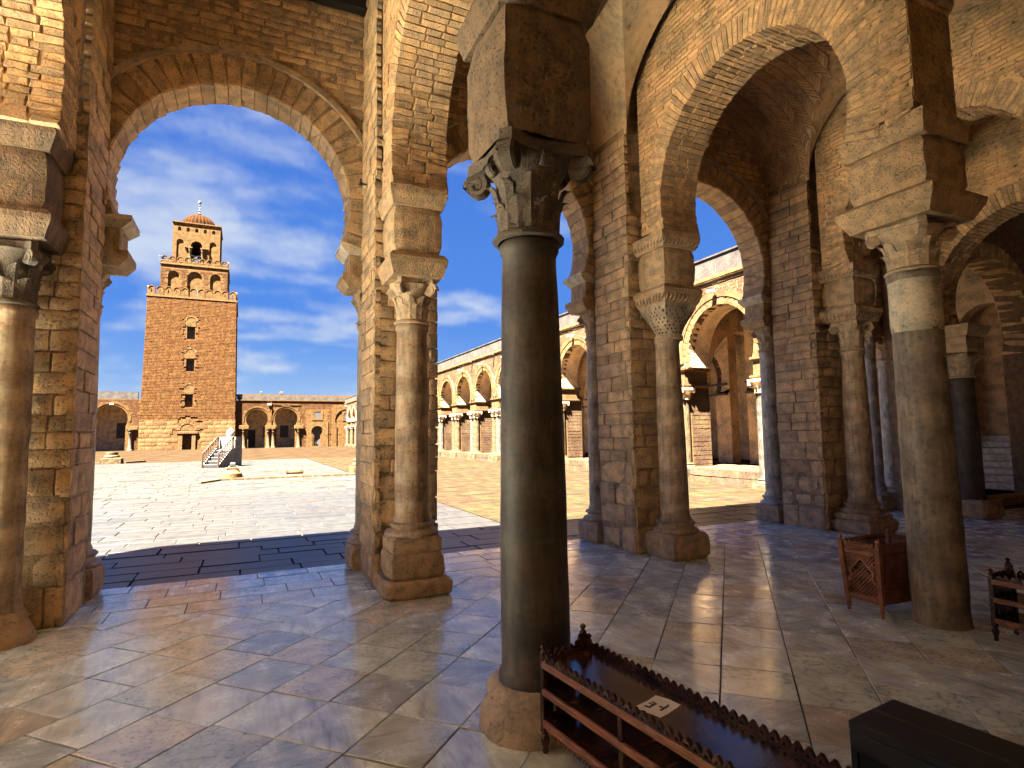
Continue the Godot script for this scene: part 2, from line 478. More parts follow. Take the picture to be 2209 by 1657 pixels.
	M.red = mat(Color(0.45, 0.03, 0.02), 0.5)
	M.blue = mat(Color(0.04, 0.12, 0.30), 0.5)
	for k in ["outer0", "outer1", "outer2", "outer3", "tower_wall", "tower_plaster", "brickv_out", "dome", "white_out", "outer_shaft", "outer_shaft_white", "walk", "white_pulpit"]: M[k].metallic_specular = 0.12
	M.gallery_trim = mat(Color(0.1196, 0.0782, 0.0414), 0.9, sand_c, 0.4, worn_h, 0.8)
	M.gallery_trim.metallic_specular = 0.1
	M.rail = mat(Color(0.045, 0.020, 0.009), 0.6, wood_c, 1.0)
	M.lamp = mat(Color(0.8, 0.8, 0.78), 0.4)

func sky_tex() -> ImageTexture:
	var w := 1536
	var h := 768
	var im := Image.create(w, h, false, Image.FORMAT_RGBF)
	var f1 := FastNoiseLite.new()
	f1.seed = 21; f1.frequency = 0.9; f1.fractal_octaves = 6; f1.fractal_gain = 0.55
	f1.domain_warp_enabled = true; f1.domain_warp_amplitude = 0.5; f1.domain_warp_frequency = 0.7
	var f2 := FastNoiseLite.new()
	f2.seed = 8; f2.frequency = 0.28; f2.fractal_octaves = 3
	var hi := Color(0.055, 0.180, 0.69)
	var mid := Color(0.100, 0.290, 0.84)
	var lo := Color(0.34, 0.57, 0.91)
	for y in h / 2 + 2:
		var el: float = (0.5 - (y + 0.5) / h) * PI
		var s := clampf(sin(el), 0, 1)
		var base := lo.lerp(mid, smoothstep(0.0, 0.22, s)).lerp(hi, smoothstep(0.12, 0.62, s))
		for x in w:
			var az: float = ((x + 0.5) / w - 0.5) * TAU
			var d := Vector3(sin(az) * cos(el), sin(el), -cos(az) * cos(el))
			var q := Vector2(d.x, d.z) / (s + 0.16)
			var n := f1.get_noise_2d(q.x * 1.1 + 3.0, q.y * 1.5 + 1.0) * 0.60 + 0.42 * f1.get_noise_2d(q.x * 3.1 - 7.0, q.y * 4.6)
			var g := f2.get_noise_2d(q.x * 1.2 + 11.0, q.y * 2.6 - 4.0)
			var cover := smoothstep(-0.05, 0.85, n + 0.70 * g + 0.04 - 0.55 * smoothstep(0.42, 0.62, s))
			cover = cover * 0.85 + 0.55 * smoothstep(0.13, 0.02, s) * (0.6 + 0.4 * n)
			var c := base.lerp(Color(0.70, 0.78, 0.90), clampf(cover, 0, 0.88))
			im.set_pixel(x, y, Color(c.r / EXPO, c.g / EXPO, c.b / EXPO))
	var gcol := Color(0.40, 0.34, 0.27) * (0.5 / EXPO)
	im.fill_rect(Rect2i(0, h / 2 + 2, w, h / 2 - 2), gcol)
	return ImageTexture.create_from_image(im)

# ------------------------------------------------------------------ shared small meshes
func stone_mesh(seed_: int, rough: float) -> ArrayMesh:
	# unit stone: x, y in -0.5..0.5, face at z = 0, back at z = -1; worn edges
	var r := RandomNumberGenerator.new()
	r.seed = seed_
	var st := SurfaceTool.new()
	st.begin(Mesh.PRIMITIVE_TRIANGLES)
	st.set_smooth_group(0)
	var nx := 4
	var ny := 3
	var P := {}
	for x in nx + 1:
		for y in ny + 1:
			var edge := x == 0 or y == 0 or x == nx or y == ny
			var u := float(x) / nx - 0.5
			var w := float(y) / ny - 0.5
			if not edge:
				u *= 1.35 if (x == 1 or x == nx - 1) else 1.0
				w *= 1.6
			u += r.randf_range(-1, 1) * (0.012 if edge else 0.02) * rough
			w += r.randf_range(-1, 1) * (0.03 if edge else 0.03) * rough
			var z := -0.16 * rough + r.randf_range(-0.08, 0.0) * rough if edge else r.randf_range(-0.09, 0.0) * rough
			P[Vector2i(x, y)] = Vector3(u, w, z)
	var tri := func(a, b, c):
		for q in [a, c, b]: st.add_vertex(q)
	for x in nx:
		for y in ny:
			var a: Vector3 = P[Vector2i(x, y)]
			var b: Vector3 = P[Vector2i(x + 1, y)]
			var c: Vector3 = P[Vector2i(x + 1, y + 1)]
			var d: Vector3 = P[Vector2i(x, y + 1)]
			tri.call(a, b, c); tri.call(a, c, d)
	st.set_smooth_group(1)
	var loop := []
	for x in nx: loop.append(P[Vector2i(x, 0)])
	for y in ny: loop.append(P[Vector2i(nx, y)])
	for x in nx: loop.append(P[Vector2i(nx - x, ny)])
	for y in ny: loop.append(P[Vector2i(0, ny - y)])
	for k in loop.size():
		var a: Vector3 = loop[k]
		var b: Vector3 = loop[(k + 1) % loop.size()]
		tri.call(Vector3(a.x, a.y, -1), Vector3(b.x, b.y, -1), b); tri.call(Vector3(a.x, a.y, -1), b, a)
	st.generate_normals()
	return st.commit()

func brick_mesh(seed_: int) -> ArrayMesh:
	var r := RandomNumberGenerator.new()
	r.seed = seed_
	var m := MB.new()
	m.cbox(Vector3.ZERO, Vector3(0.5, 0.5, 0.5), 0.05)
	for k in m.v.size():
		var p := m.v[k]
		var q := (p * 7.0).round()
		r.seed = hash([seed_, q])
		m.v[k] = p + Vector3(r.randf_range(-0.05, 0.05), r.randf_range(-0.03, 0.03), r.randf_range(-0.03, 0.03))
	return m.mesh()

func leaf_mesh(curl: float) -> ArrayMesh:
	# acanthus leaf, 1 high, root at the origin, outwards = +z
	var m := MB.new()
	var rows := 8
	var P := []
	for k in rows + 1:
		var t := float(k) / rows
		var out := 0.05 + 0.10 * t + curl * pow(t, 4.0)
		var y := t * (1.0 - 0.10 * pow(t, 6.0)) - 0.16 * curl * smoothstep(0.85, 1.0, t)
		var wv := 0.30 * (0.75 + 0.5 * sin(t * 2.6)) * (1.0 - 0.85 * pow(t, 5.0)) * (1.0 + 0.16 * (1 if k % 2 == 0 else -1))
		P.append([Vector3(-wv, y, out - 0.07), Vector3(-wv * 0.45, y, out - 0.01), Vector3(0, y, out + 0.045), Vector3(wv * 0.45, y, out - 0.01), Vector3(wv, y, out - 0.07)])
	for k in rows:
		for j in 4:
			m.quad(P[k][j], P[k][j + 1], P[k + 1][j + 1], P[k + 1][j])
			var b := Vector3(0, 0, -0.06)
			m.quad(P[k + 1][j] + b, P[k + 1][j + 1] + b, P[k][j + 1] + b, P[k][j] + b)
		m.quad(P[k][0] + Vector3(0, 0, -0.06), P[k][0], P[k + 1][0], P[k + 1][0] + Vector3(0, 0, -0.06))
		m.quad(P[k][4], P[k][4] + Vector3(0, 0, -0.06), P[k + 1][4] + Vector3(0, 0, -0.06), P[k + 1][4])
	return m.mesh()

func volute_mesh() -> ArrayMesh:
	# unit scroll: disc with a raised spiral on both sides, axis = x
	var m := MB.new()
	var pts := []
	for k in 26:
		var t := k / 25.0
		var r := 0.5 * (1.0 - 0.82 * t)
		pts.append(Vector3(0, sin(t * TAU * 1.7) * r, cos(t * TAU * 1.7) * r))
	for k in 25:
		var a: Vector3 = pts[k]
		var b: Vector3 = pts[k + 1]
		var ra := a.normalized() * 0.10
		var rb := b.normalized() * 0.10
		for s in [-1, 1]:
			var h := Vector3(0.32 * s, 0, 0)
			if s > 0: m.quad(a - ra + h, b - rb + h, b + rb + h, a + ra + h)
			else: m.quad(a + ra + h, b + rb + h, b - rb + h, a - ra + h)
		m.quad(a + ra - Vector3(0.32, 0, 0), a + ra + Vector3(0.32, 0, 0), b + rb + Vector3(0.32, 0, 0), b + rb - Vector3(0.32, 0, 0))
	m.xf = Transform3D(Basis(Vector3(0, 0, 1), PI / 2), Vector3.ZERO)
	m.lathe([Vector2(0, -0.24), Vector2(0.46, -0.24), Vector2(0.46, 0.24), Vector2(0, 0.24)], 14)
	return m.mesh()

# ------------------------------------------------------------------ masonry
# stones or bricks in courses over a rectangle: O lower left, U x V = N; one node per piece
func lay(parent: Node, called: String, pre: String, O: Vector3, U: Vector3, V: Vector3, N: Vector3, w: float, h: float, course: Callable, lens: Vector2, depth: float, keep = null, y0 := 0.0) -> void:
	var y := 0.0
	while y < h - 0.02:
		var ch: float = course.call(y + y0)
		if y + ch > h - 0.03: ch = h - y
		var x := 0.0
		var first := true
		while x < w - 0.01:
			var gap := rng.randf_range(0.012, 0.018)
			var l := rng.randf_range(lens.x, lens.y) * (0.55 + 0.45 * clampf(ch / 0.14, 1.0, 2.0))
			if first and rng.randf() < 0.5: l *= 0.6
			first = false
			if x + l > w - 0.09: l = w - x
			var mx := x + l / 2
			var my := y + ch / 2
			if keep == null or keep.call(mx, my, l, ch):
				var worn: bool = my + y0 < 1.15
				var me: ArrayMesh = unit["worn%d" % rng.randi_range(0, 3)] if worn else unit["stone%d" % rng.randi_range(0, 4)]
				var t := rng.randi_range(0, 3)
				if t == 3 and rng.randf() < 0.5: t = 0
				var proud := rng.randf_range(-0.012, 0.007) - (rng.randf_range(0, 0.02) if worn else 0.0)
				var b := Basis(U * maxf(l - gap, 0.02), V * maxf(ch - gap, 0.02), N * depth)
				obj(called, me, M["%s%d" % [pre, t]], parent, Transform3D(b, O + U * mx + V * my + N * proud))
			x += l
		y += ch

# the same in one mesh with toned vertices, for far or thin bricks
func lay_mesh(m: MB, O: Vector3, U: Vector3, V: Vector3, N: Vector3, w: float, h: float, ch: float, lens: Vector2, depth: float, tone: Color, spread: float, keep = null, gap := 0.012) -> void:
	var y := 0.0
	while y < h - ch * 0.5:
		var x := -rng.randf_range(0, lens.x)
		while x < w:
			var l := rng.randf_range(lens.x, lens.y)
			var a := maxf(x, 0)
			var b := minf(x + l, w)
			x += l
			if b - a < 0.03: continue
			if keep and not keep.call((a + b) / 2, y + ch / 2, b - a, ch): continue
			var f := 1.0 + rng.randf_range(-spread, spread)
			m.col = Color(tone.r * f, tone.g * f * rng.randf_range(0.96, 1.03), tone.b * f * rng.randf_range(0.92, 1.06))
			var p := rng.randf_range(-0.25, 0.12) * depth
			var o := O + U * (a + gap / 2) + V * (y + gap / 2 + rng.randf_range(-0.05, 0.05) * ch)
			var du := U * (b - a - gap)
			var dv := V * (ch - gap) * rng.randf_range(0.9, 1.0)
			var f0 := o + N * (p + depth)
			m.quad(f0, f0 + du, f0 + du + dv, f0 + dv)
			m.quad(o, f0, f0 + dv, o + dv)
			m.quad(f0 + du, o + du, o + du + dv, f0 + du + dv)
			m.quad(f0 + dv, f0 + du + dv, o + du + dv, o + dv)
			m.quad(o, o + du, f0 + du, f0)
		y += ch

# wedge bricks of an arch: C centre, U across, V up, N axis (towards the viewer); the ring lies from z0 to z1 along N
func ring(parent: Node, called: String, pre: String, C: Vector3, U: Vector3, V: Vector3, N: Vector3, r0: float, r1: float, dy: float, count: int, z0: float, z1: float, across: int, jit := 0.012) -> void:
	var a0 := -asin(clampf(dy / r0, -1, 1))
	var da := (PI - 2 * a0) / count
	for k in count:
		var a := a0 + da * (k + 0.5)
		var rad := U * cos(a) + V * sin(a)
		var tan := -U * sin(a) + V * cos(a)
		var cuts := [z0, z1]
		if across > 1:
			for q in across - 1: cuts.append(z0 + (z1 - z0) * ((q + 1.0 + rng.randf_range(-0.22, 0.22)) / across))
			cuts.sort()
		for q in cuts.size() - 1:
			var l: float = cuts[q + 1] - cuts[q]
			var ro := r1 + rng.randf_range(-2, 1) * jit
			var ri := r0 + rng.randf_range(0, 1) * jit
			var b := Basis(rad * (ro - ri), tan * (r0 * da * 1.07 - 0.008), N * (l - 0.006 + (rng.randf_range(-0.5, 1) * jit if across > 1 else 0.0)))
			var t := rng.randi_range(0, 3)
			obj(called, unit["brick%d" % rng.randi_range(0, 2)], M["%s%d" % [pre, t]], parent, Transform3D(b, C + rad * (ro + ri) / 2 + N * (cuts[q] + l / 2)))

func course_pier(y: float) -> float:
	if y < 0.3: return 0.34
	if y < 1.15: return rng.randf_range(0.22, 0.3)
	if y < 2.7: return rng.randf_range(0.14, 0.20)
	return rng.randf_range(0.115, 0.165)

func course_thin(_y: float) -> float: return rng.randf_range(0.085, 0.115)

func brick_pier(label: String, x0: float, x1: float, top_l: float, top_r: float, sides: String) -> void:
	var z0 := -7.09
	var z1 := -6.25
	var xc := (x0 + x1) / 2
	var hw := (x1 - x0) / 2
	var hd := (z1 - z0) / 2
	var t := thing("brick_pier", label, "pier", Vector3(xc, 0, (z0 + z1) / 2), 0, "stone block piers of the portico front")
	var m := MB.new()
	var e := 0.034
	m.box(Vector3(-hw + e, 0, -hd), Vector3(hw - e, 7.25, hd - e))
	obj("core", m, M.mortar, t)
	var X := Vector3.RIGHT
	var Z := Vector3.BACK
	if "l" in sides: lay(t, "stone", "stone", Vector3(-hw, 0, -hd), Z, UP, -X, hd * 2, top_l, course_pier, Vector2(0.26, 0.50), 0.07)
	if "r" in sides: lay(t, "stone", "stone", Vector3(hw, 0, hd), -Z, UP, X, hd * 2, top_r, course_pier, Vector2(0.26, 0.50), 0.07)
	if "f" in sides: lay(t, "stone", "stone", Vector3(-hw, 0, hd), X, UP, Z, hw * 2, 4.6, course_pier, Vector2(0.22, 0.40), 0.07)

# ------------------------------------------------------------------ columns
func capital(t: Node, y: float, h: float, r: float, w: float, m: Material, leafy := true, seed_ := 0) -> MeshInstance3D:
	# a worn Corinthian capital: bell, two rows of leaves, corner scrolls, hollow-sided abacus
	var b := MB.new()
	b.lathe([Vector2(r * 1.02, -0.05 * h), Vector2(r * 1.17, -0.035 * h), Vector2(r * 1.19, 0.0), Vector2(r * 1.10, 0.04 * h), Vector2(r * 0.96, 0.06 * h), Vector2(r * 1.0, 0.45 * h), Vector2(r * 1.12, 0.70 * h), Vector2(r * 1.42, 0.86 * h), Vector2(0.0, 0.861 * h)], 20, 0.012, nz)
	var outer := PackedVector2Array()
	for k in 4:
		var a := PI / 4 + k * PI / 2
		var c := Vector2(cos(a), sin(a)) * w * 1.32
		var side := Vector2(-sin(a), cos(a)) * w * 0.13
		outer.append(c - side); outer.append(c + side)
		var mid := a + PI / 4
		outer.append(Vector2(cos(mid - 0.35), sin(mid - 0.35)) * w * 0.90)
		outer.append(Vector2(cos(mid), sin(mid)) * w * 0.84)
		outer.append(Vector2(cos(mid + 0.35), sin(mid + 0.35)) * w * 0.90)
	b.prism(outer, Vector3(0, h, 0), Vector3.RIGHT, Vector3.FORWARD, UP, h * 0.14, 0.012)
	var cap := obj("capital", b, m, t, Transform3D(Basis.IDENTITY, Vector3(0, y, 0)))
	if not leafy: return cap
	var r2 := RandomNumberGenerator.new()
	r2.seed = 90 + seed_
	for k in 16:
		var low := k < 8
		var a := TAU * (k % 8) / 8.0 + (0.0 if low else PI / 8)
		var lh := h * (0.40 if low else 0.68) * r2.randf_range(0.9, 1.06)
		var dir := Vector3(sin(a), 0, cos(a))
		var bs := Basis(UP, a) * Basis.from_scale(Vector3(r * 0.92, lh, r * (0.75 if low else 1.0) * r2.randf_range(0.85, 1.1)))
		obj("leaf", unit["leaf%d" % (k % 2)], m, cap, Transform3D(bs, dir * r * 0.95 + Vector3(0, 0.05 * h, 0)))
	for k in 4:
		var a := PI / 4 + k * PI / 2
		var s := h * 0.30 * r2.randf_range(0.85, 1.1)
		var bs := Basis(UP, a) * Basis.from_scale(Vector3(s * 0.8, s, s))
		obj("scroll", unit.volute, m, cap, Transform3D(bs, Vector3(sin(a), 0, cos(a)) * w * 1.13 + Vector3(0, h * 0.74, 0)))
		var a2 := k * PI / 2
		var bs2 := Basis(UP, a2) * Basis.from_scale(Vector3(s * 0.7, s * 0.7, s * 0.5))
		obj("scroll", unit.volute, m, cap, Transform3D(bs2, Vector3(sin(a2), 0, cos(a2)) * w * 0.80 + Vector3(0, h * 0.80, 0)))
	return cap

func basket_capital(t: Node, y: float, h: float, r: float, w: float, m: Material) -> void:
	# a pierced basket capital: round below, square above, drilled openwork
	var b := MB.new()
	var rows := 9
	var seg := 32
	var P := []
	for k in rows + 1:
		var f := float(k) / rows
		var row := []
		for s in seg + 1:
			var a := TAU * s / seg + PI / 4
			var sq := 1.0 / maxf(absf(cos(a)), absf(sin(a)))
			var sqr: float = lerpf(1.0, minf(sq, 1.36), smoothstep(0.15, 0.95, f))
			var rad: float = lerpf(r * 1.02, w, pow(f, 0.85)) * sqr
			row.append(Vector3(cos(a) * rad, f * h, sin(a) * rad))
		P.append(row)
	for k in rows:
		for s in seg: b.quad(P[k][s], P[k + 1][s], P[k + 1][s + 1], P[k][s + 1])
	b.lathe([Vector2(r * 1.0, -0.06), Vector2(r * 1.16, -0.05), Vector2(r * 1.2, -0.02), Vector2(r * 1.16, 0.01), Vector2(r, 0.015)], 20, 0.01, nz)
	var cap := obj("capital", b, m, t, Transform3D(Basis.IDENTITY, Vector3(0, y, 0)))
	# openwork: small dark cups whose colour stands for shade in drilled holes
	var d := MB.new()
	d.lathe([Vector2(0.0, 0.02), Vector2(0.55, 0.0), Vector2(0.62, 0.06), Vector2(0.5, 0.09)], 7)
	var dm := d.mesh()
	for k in rows - 1:
		for s in 24:
			if (k * 7 + s * 5) % 4 == 0: continue
			var f := (k + 0.9) / rows
			var a := TAU * (s + 0.5 * (k % 2)) / 24 + 0.1
			var sq := 1.0 / maxf(absf(cos(a)), absf(sin(a)))
			var rad: float = lerpf(r * 1.02, w, pow(f, 0.85)) * lerpf(1.0, minf(sq, 1.36), smoothstep(0.15, 0.95, f))
			var n := Vector3(cos(a), -0.35, sin(a)).normalized()
			var side := n.cross(UP).normalized()
			obj("shade_eye", dm, M.dark, cap, Transform3D(Basis(side * 0.020, n * 0.03, side.cross(n) * -0.030 * (0.7 + 0.5 * f)), Vector3(cos(a) * rad, f * h, sin(a) * rad)))

func moulding_ribs(t: Node, y0: float, y1: float, hw0: float, hw1: float, m: Material) -> void:
	# slanting carved ribs round a splayed moulding, narrower below
	var b := MB.new()
	for s in 4:
		var bas := Basis(UP, s * PI / 2)
		b.xf = Transform3D(bas, Vector3.ZERO)
		var cnt := 9
		for k in cnt:
			var u := (float(k) + 0.5) / cnt * 2 - 1
			var p0 := Vector3(u * hw0 - 0.02, y0 + 0.02, hw0 + 0.004)
			var p1 := Vector3(u * hw1 + 0.03, y1 - 0.025, hw1 + 0.004)
			var side := Vector3(0.017, 0.006, 0)
			var o := Vector3(0, -0.012, 0.022)
			var mid := (p0 + p1) / 2 + o
			b.quad(p0 - side, p0 + side, mid + side, mid - side)
			b.quad(mid - side, mid + side, p1 + side, p1 - side)
			b.tri(p0 - side, mid - side, p1 - side)
			b.tri(p1 + side, mid + side, p0 + side)
	obj("carved_ribs", b, m, t)

func shaft_mesh(y0: float, y1: float, r0: float, r1: float, rough := 0.006, flute := 0) -> MB:
	var b := MB.new()
	var p := []
	var n := 22
	p.append(Vector2(r0 * 1.09, y0)); p.append(Vector2(r0 * 1.09, y0 + 0.035)); p.append(Vector2(r0 * 1.01, y0 + 0.06))
	for k in n + 1:
		var f := float(k) / n
		p.append(Vector2(lerpf(r0, r1, f) + (r0 - r1) * 0.25 * sin(f * PI), lerpf(y0 + 0.065, y1 - 0.09, f)))
	p.append(Vector2(r1 * 1.10, y1 - 0.06)); p.append(Vector2(r1 * 1.10, y1 - 0.02)); p.append(Vector2(r1, y1))
	b.lathe(p, 48 if flute > 0 else 28, rough, nz, flute, 0.018)
	return b

func impost(t: Node, y0: float, y1: float, hw: float, hd: float, mold: float, ribs: bool, low := true, bm: Material = null, upm := -1.0) -> void:
	if upm < 0: upm = mold
	if bm == null: bm = M.impost
	# the block above a capital: splayed lower moulding, die, splayed upper moulding
	var b := MB.new()
	var lo := y0 + (0.24 if low else 0.02)
	var hi := y1 - 0.20
	if low:
		b.stack([Vector3(hw * 0.98, y0, hd * 0.98), Vector3(hw + mold * 0.9, y0 + 0.14, hd + mold * 0.9), Vector3(hw + mold, y0 + 0.19, hd + mold), Vector3(hw * 1.02, lo, hd * 1.02)])
		obj("lower_moulding", b, bm, t)
	b = MB.new()
	obj("impost_block", rough_block(Vector3(hw, (hi - lo) / 2 + 0.004, hd), int(y0 * 100 + hw * 1000), 0.022), bm, t, Transform3D(Basis.IDENTITY, Vector3(0, lo - 0.002, 0)))
	b = MB.new()
	b.stack([Vector3(hw, hi, hd), Vector3(hw + upm * 0.9, hi + 0.12, hd + upm * 0.9), Vector3(hw + upm, y1 - 0.06, hd + upm), Vector3(hw + upm * 0.95, y1, hd + upm * 0.95)])
	obj("upper_moulding", b, bm, t)
	if ribs:
		moulding_ribs(t, hi, hi + 0.13, hw, hw + mold * 0.9, M.impost)
		if low: moulding_ribs(t, y0, y0 + 0.15, hw * 0.98, hw + mold * 0.9, M.impost)

func rough_block(h: Vector3, seed_: int, amp: float) -> MB:
	# a worn stone block on y = 0: subdivided box pushed about by noise
	var b := MB.new()
	var n := 6
	var f := FastNoiseLite.new()
	f.seed = seed_; f.frequency = 2.2; f.fractal_octaves = 3
	var warp := func(p: Vector3) -> Vector3:
		var q := p.abs() / h
		var s := maxf(q.x, q.z)
		var rnd := 1.0 - 0.06 * pow(q.x * q.z, 4.0) - 0.10 * pow(maxf(q.y, 0) * s, 6.0)
		return Vector3(p.x * rnd, p.y + h.y, p.z * rnd) + Vector3(f.get_noise_3dv(p * 2), 0.5 * f.get_noise_3dv(p * 2 + Vector3(9, 0, 0)) * (0.0 if p.y < -h.y * 0.9 else 1.0), f.get_noise_3dv(p * 2 + Vector3(0, 9, 0))) * amp * 0.65
	for face in [[Vector3.RIGHT, Vector3.BACK, UP], [Vector3.LEFT, Vector3.FORWARD, UP], [Vector3.BACK, Vector3.LEFT, UP], [Vector3.FORWARD, Vector3.RIGHT, UP], [UP, Vector3.RIGHT, Vector3.FORWARD]]:
		var N: Vector3 = face[0]
		var U: Vector3 = -face[1] if N.y == 0 else face[1]
		var V: Vector3 = face[2]
		for x in n:
			for y in n:
				var q := []
				for d in [[0, 0], [1, 0], [1, 1], [0, 1]]:
					q.append(warp.call((N + U * (2.0 * (x + d[0]) / n - 1) + V * (2.0 * (y + d[1]) / n - 1)) * h))
				b.quad(q[0], q[1], q[2], q[3])
	return b

func torus_base(t: Node, y0: float, y1: float, r: float, m: Material) -> void:
	var h := y1 - y0
	var b := MB.new()
	b.lathe([Vector2(r * 1.42, y0), Vector2(r * 1.55, y0 + h * 0.12), Vector2(r * 1.58, y0 + h * 0.25), Vector2(r * 1.50, y0 + h * 0.40), Vector2(r * 1.30, y0 + h * 0.46), Vector2(r * 1.20, y0 + h * 0.58), Vector2(r * 1.22, y0 + h * 0.68), Vector2(r * 1.34, y0 + h * 0.76), Vector2(r * 1.36, y0 + h * 0.88), Vector2(r * 1.24, y0 + h * 0.98), Vector2(r * 1.05, y1)], 28, 0.014, nz)
	obj("base", b, m, t)

# a stretch of the portico's inner arches, in the plane x = xc
func transverse_arch(label: String, xc: float, z0: float, z1: float, zc: float, r: float, cy: float, spring: float, top: float, across: int, faces: String, count := 75, th := 0.33, group := "brick horseshoe arches across the portico") -> void:
	var t := thing("horseshoe_arch", label, "arch", Vector3(xc, spring, zc), 0, group)
	var hw := 0.31
	var e := 0.014
	var m := MB.new()
	m.arch_panel(Vector3(-hw + e, 0, z0 - zc), Vector3.BACK, UP, Vector3.LEFT, z1 - z0, top - spring, zc - z0, r + 0.03, cy - spring, 0.0, 0.0, 2 * (hw - e))
	obj("wall", m, M.wall, t)
	ring(t, "brick", "brick", Vector3(0, cy - spring, 0), Vector3.BACK, UP, Vector3.LEFT, r, r + th, cy - spring, count, -hw, hw, across)
	var keep := func(x, y, _l, _h):
		var d := Vector2(x - (zc - z0), y - (cy - spring)).length()
		return d > r + th + 0.02
	var b := MB.new()
	if "l" in faces: lay_mesh(b, Vector3(-hw + e, 0, z0 - zc), Vector3.BACK, UP, Vector3.LEFT, z1 - z0, top - spring, 0.062, Vector2(0.18, 0.30), 0.016, Color(0.60, 0.37, 0.18), 0.14, keep, 0.010)
	if "r" in faces: lay_mesh(b, Vector3(hw - e, 0, z1 - zc), Vector3.FORWARD, UP, Vector3.RIGHT, z1 - z0, top - spring, 0.062, Vector2(0.18, 0.30), 0.016, Color(0.60, 0.37, 0.18), 0.14, func(x, y, l, h): return keep.call(z1 - z0 - x, y, l, h), 0.010)
	if b.v.size() > 0: stuff(obj("wall_bricks", b, M.brickv, t))

# one bay of the portico's outer wall with its arch towards the court
func facade_arch(label: String, x0: float, x1: float, xc: float, r: float, top: float, stones: bool) -> void:
	var zf := -7.10
	var th := 0.45
	var spring := 4.0
	var cy := 4.45
	var t := thing("court_arch", label, "arch", Vector3(xc, spring, zf), 0, "arches of the portico front towards the court")
	var m := MB.new()
	m.arch_panel(Vector3(x0 - xc, 0, 0), Vector3.RIGHT, UP, Vector3.BACK, x1 - x0, top - spring, xc - x0, r + 0.02, cy - spring, 0.0, 0.0, th)
	obj("wall", m, M.mortar, t)
	ring(t, "voussoir", "stone", Vector3(0, cy - spring, 0), Vector3.RIGHT, UP, Vector3.BACK, r, r + 0.38, cy - spring, 34, -th - 0.02, 0.022, 1, 0.006)
	# raised outer rim
	var inn := []
	var out := []
	for k in 41:
		var a := -0.12 + (PI + 0.24) * k / 40
		inn.append(Vector3(cos(a) * (r + 0.37), sin(a) * (r + 0.37) + cy - spring, 0.06))
		out.append(Vector3(cos(a) * (r + 0.44), sin(a) * (r + 0.44) + cy - spring, 0.045))
	m = MB.new()
	m.band(inn, out, Vector3.BACK, 0.06)
	obj("rim", m, M.pale, t)
	if stones:
		lay(t, "stone", "stone", Vector3(x0 - xc, 0, 0.014), Vector3.RIGHT, UP, Vector3.BACK, x1 - x0, top - spring, course_thin, Vector2(0.22, 0.38), 0.05, func(x, y, l, _h):
			var p := Vector2(x - (xc - x0), y - (cy - spring))
			return p.length() > r + 0.47 and absf(p.x) < 1.75, 5.0)

func court_column(label: String, x: float, m: Material, r := 0.17, flute := 0, z := -7.36) -> void:
	var t := thing("court_column", label, "column", Vector3(x, 0, z), 0, "columns on the court side of the portico")
	obj("plinth", rough_block(Vector3(r * 1.55, 0.15, r * 1.55), int(x * 10), 0.03), M.impost, t)
	torus_base(t, 0.29, 0.46, r, m)
	obj("shaft", shaft_mesh(0.46, 3.02, r, r * 0.9, 0.004, flute), m, t)
	capital(t, 3.04, 0.40, r * 0.9, 0.19, M.capital, true, int(absf(x) * 7))

func court_impost(label: String, x: float, hx: float, bottom := 3.44) -> void:
	# the block and slabs that carry the court arches over a pair of columns
	var t := thing("arch_impost", label, "impost", Vector3(x, bottom, -7.36), 0, "imposts under the court arches")
	var b := MB.new()
	b.stack([Vector3(hx, 0, 0.225), Vector3(hx + 0.08, 0.10, 0.255), Vector3(hx + 0.08, 0.17, 0.255)])
	obj("impost_slab", b, M.impost, t)
	b = MB.new()
	b.cbox(Vector3(0, (3.86 - bottom + 0.17) / 2, 0), Vector3(hx, (3.86 - bottom - 0.17) / 2, 0.215), 0.01)
	obj("impost_block", b, M.impost, t)
	b = MB.new()
	b.stack([Vector3(hx + 0.01, 3.86 - bottom, 0.225), Vector3(hx + 0.10, 3.94 - bottom, 0.262), Vector3(hx + 0.10, 3.998 - bottom, 0.262)])
	obj("springer_slab", b, M.white_stone, t)

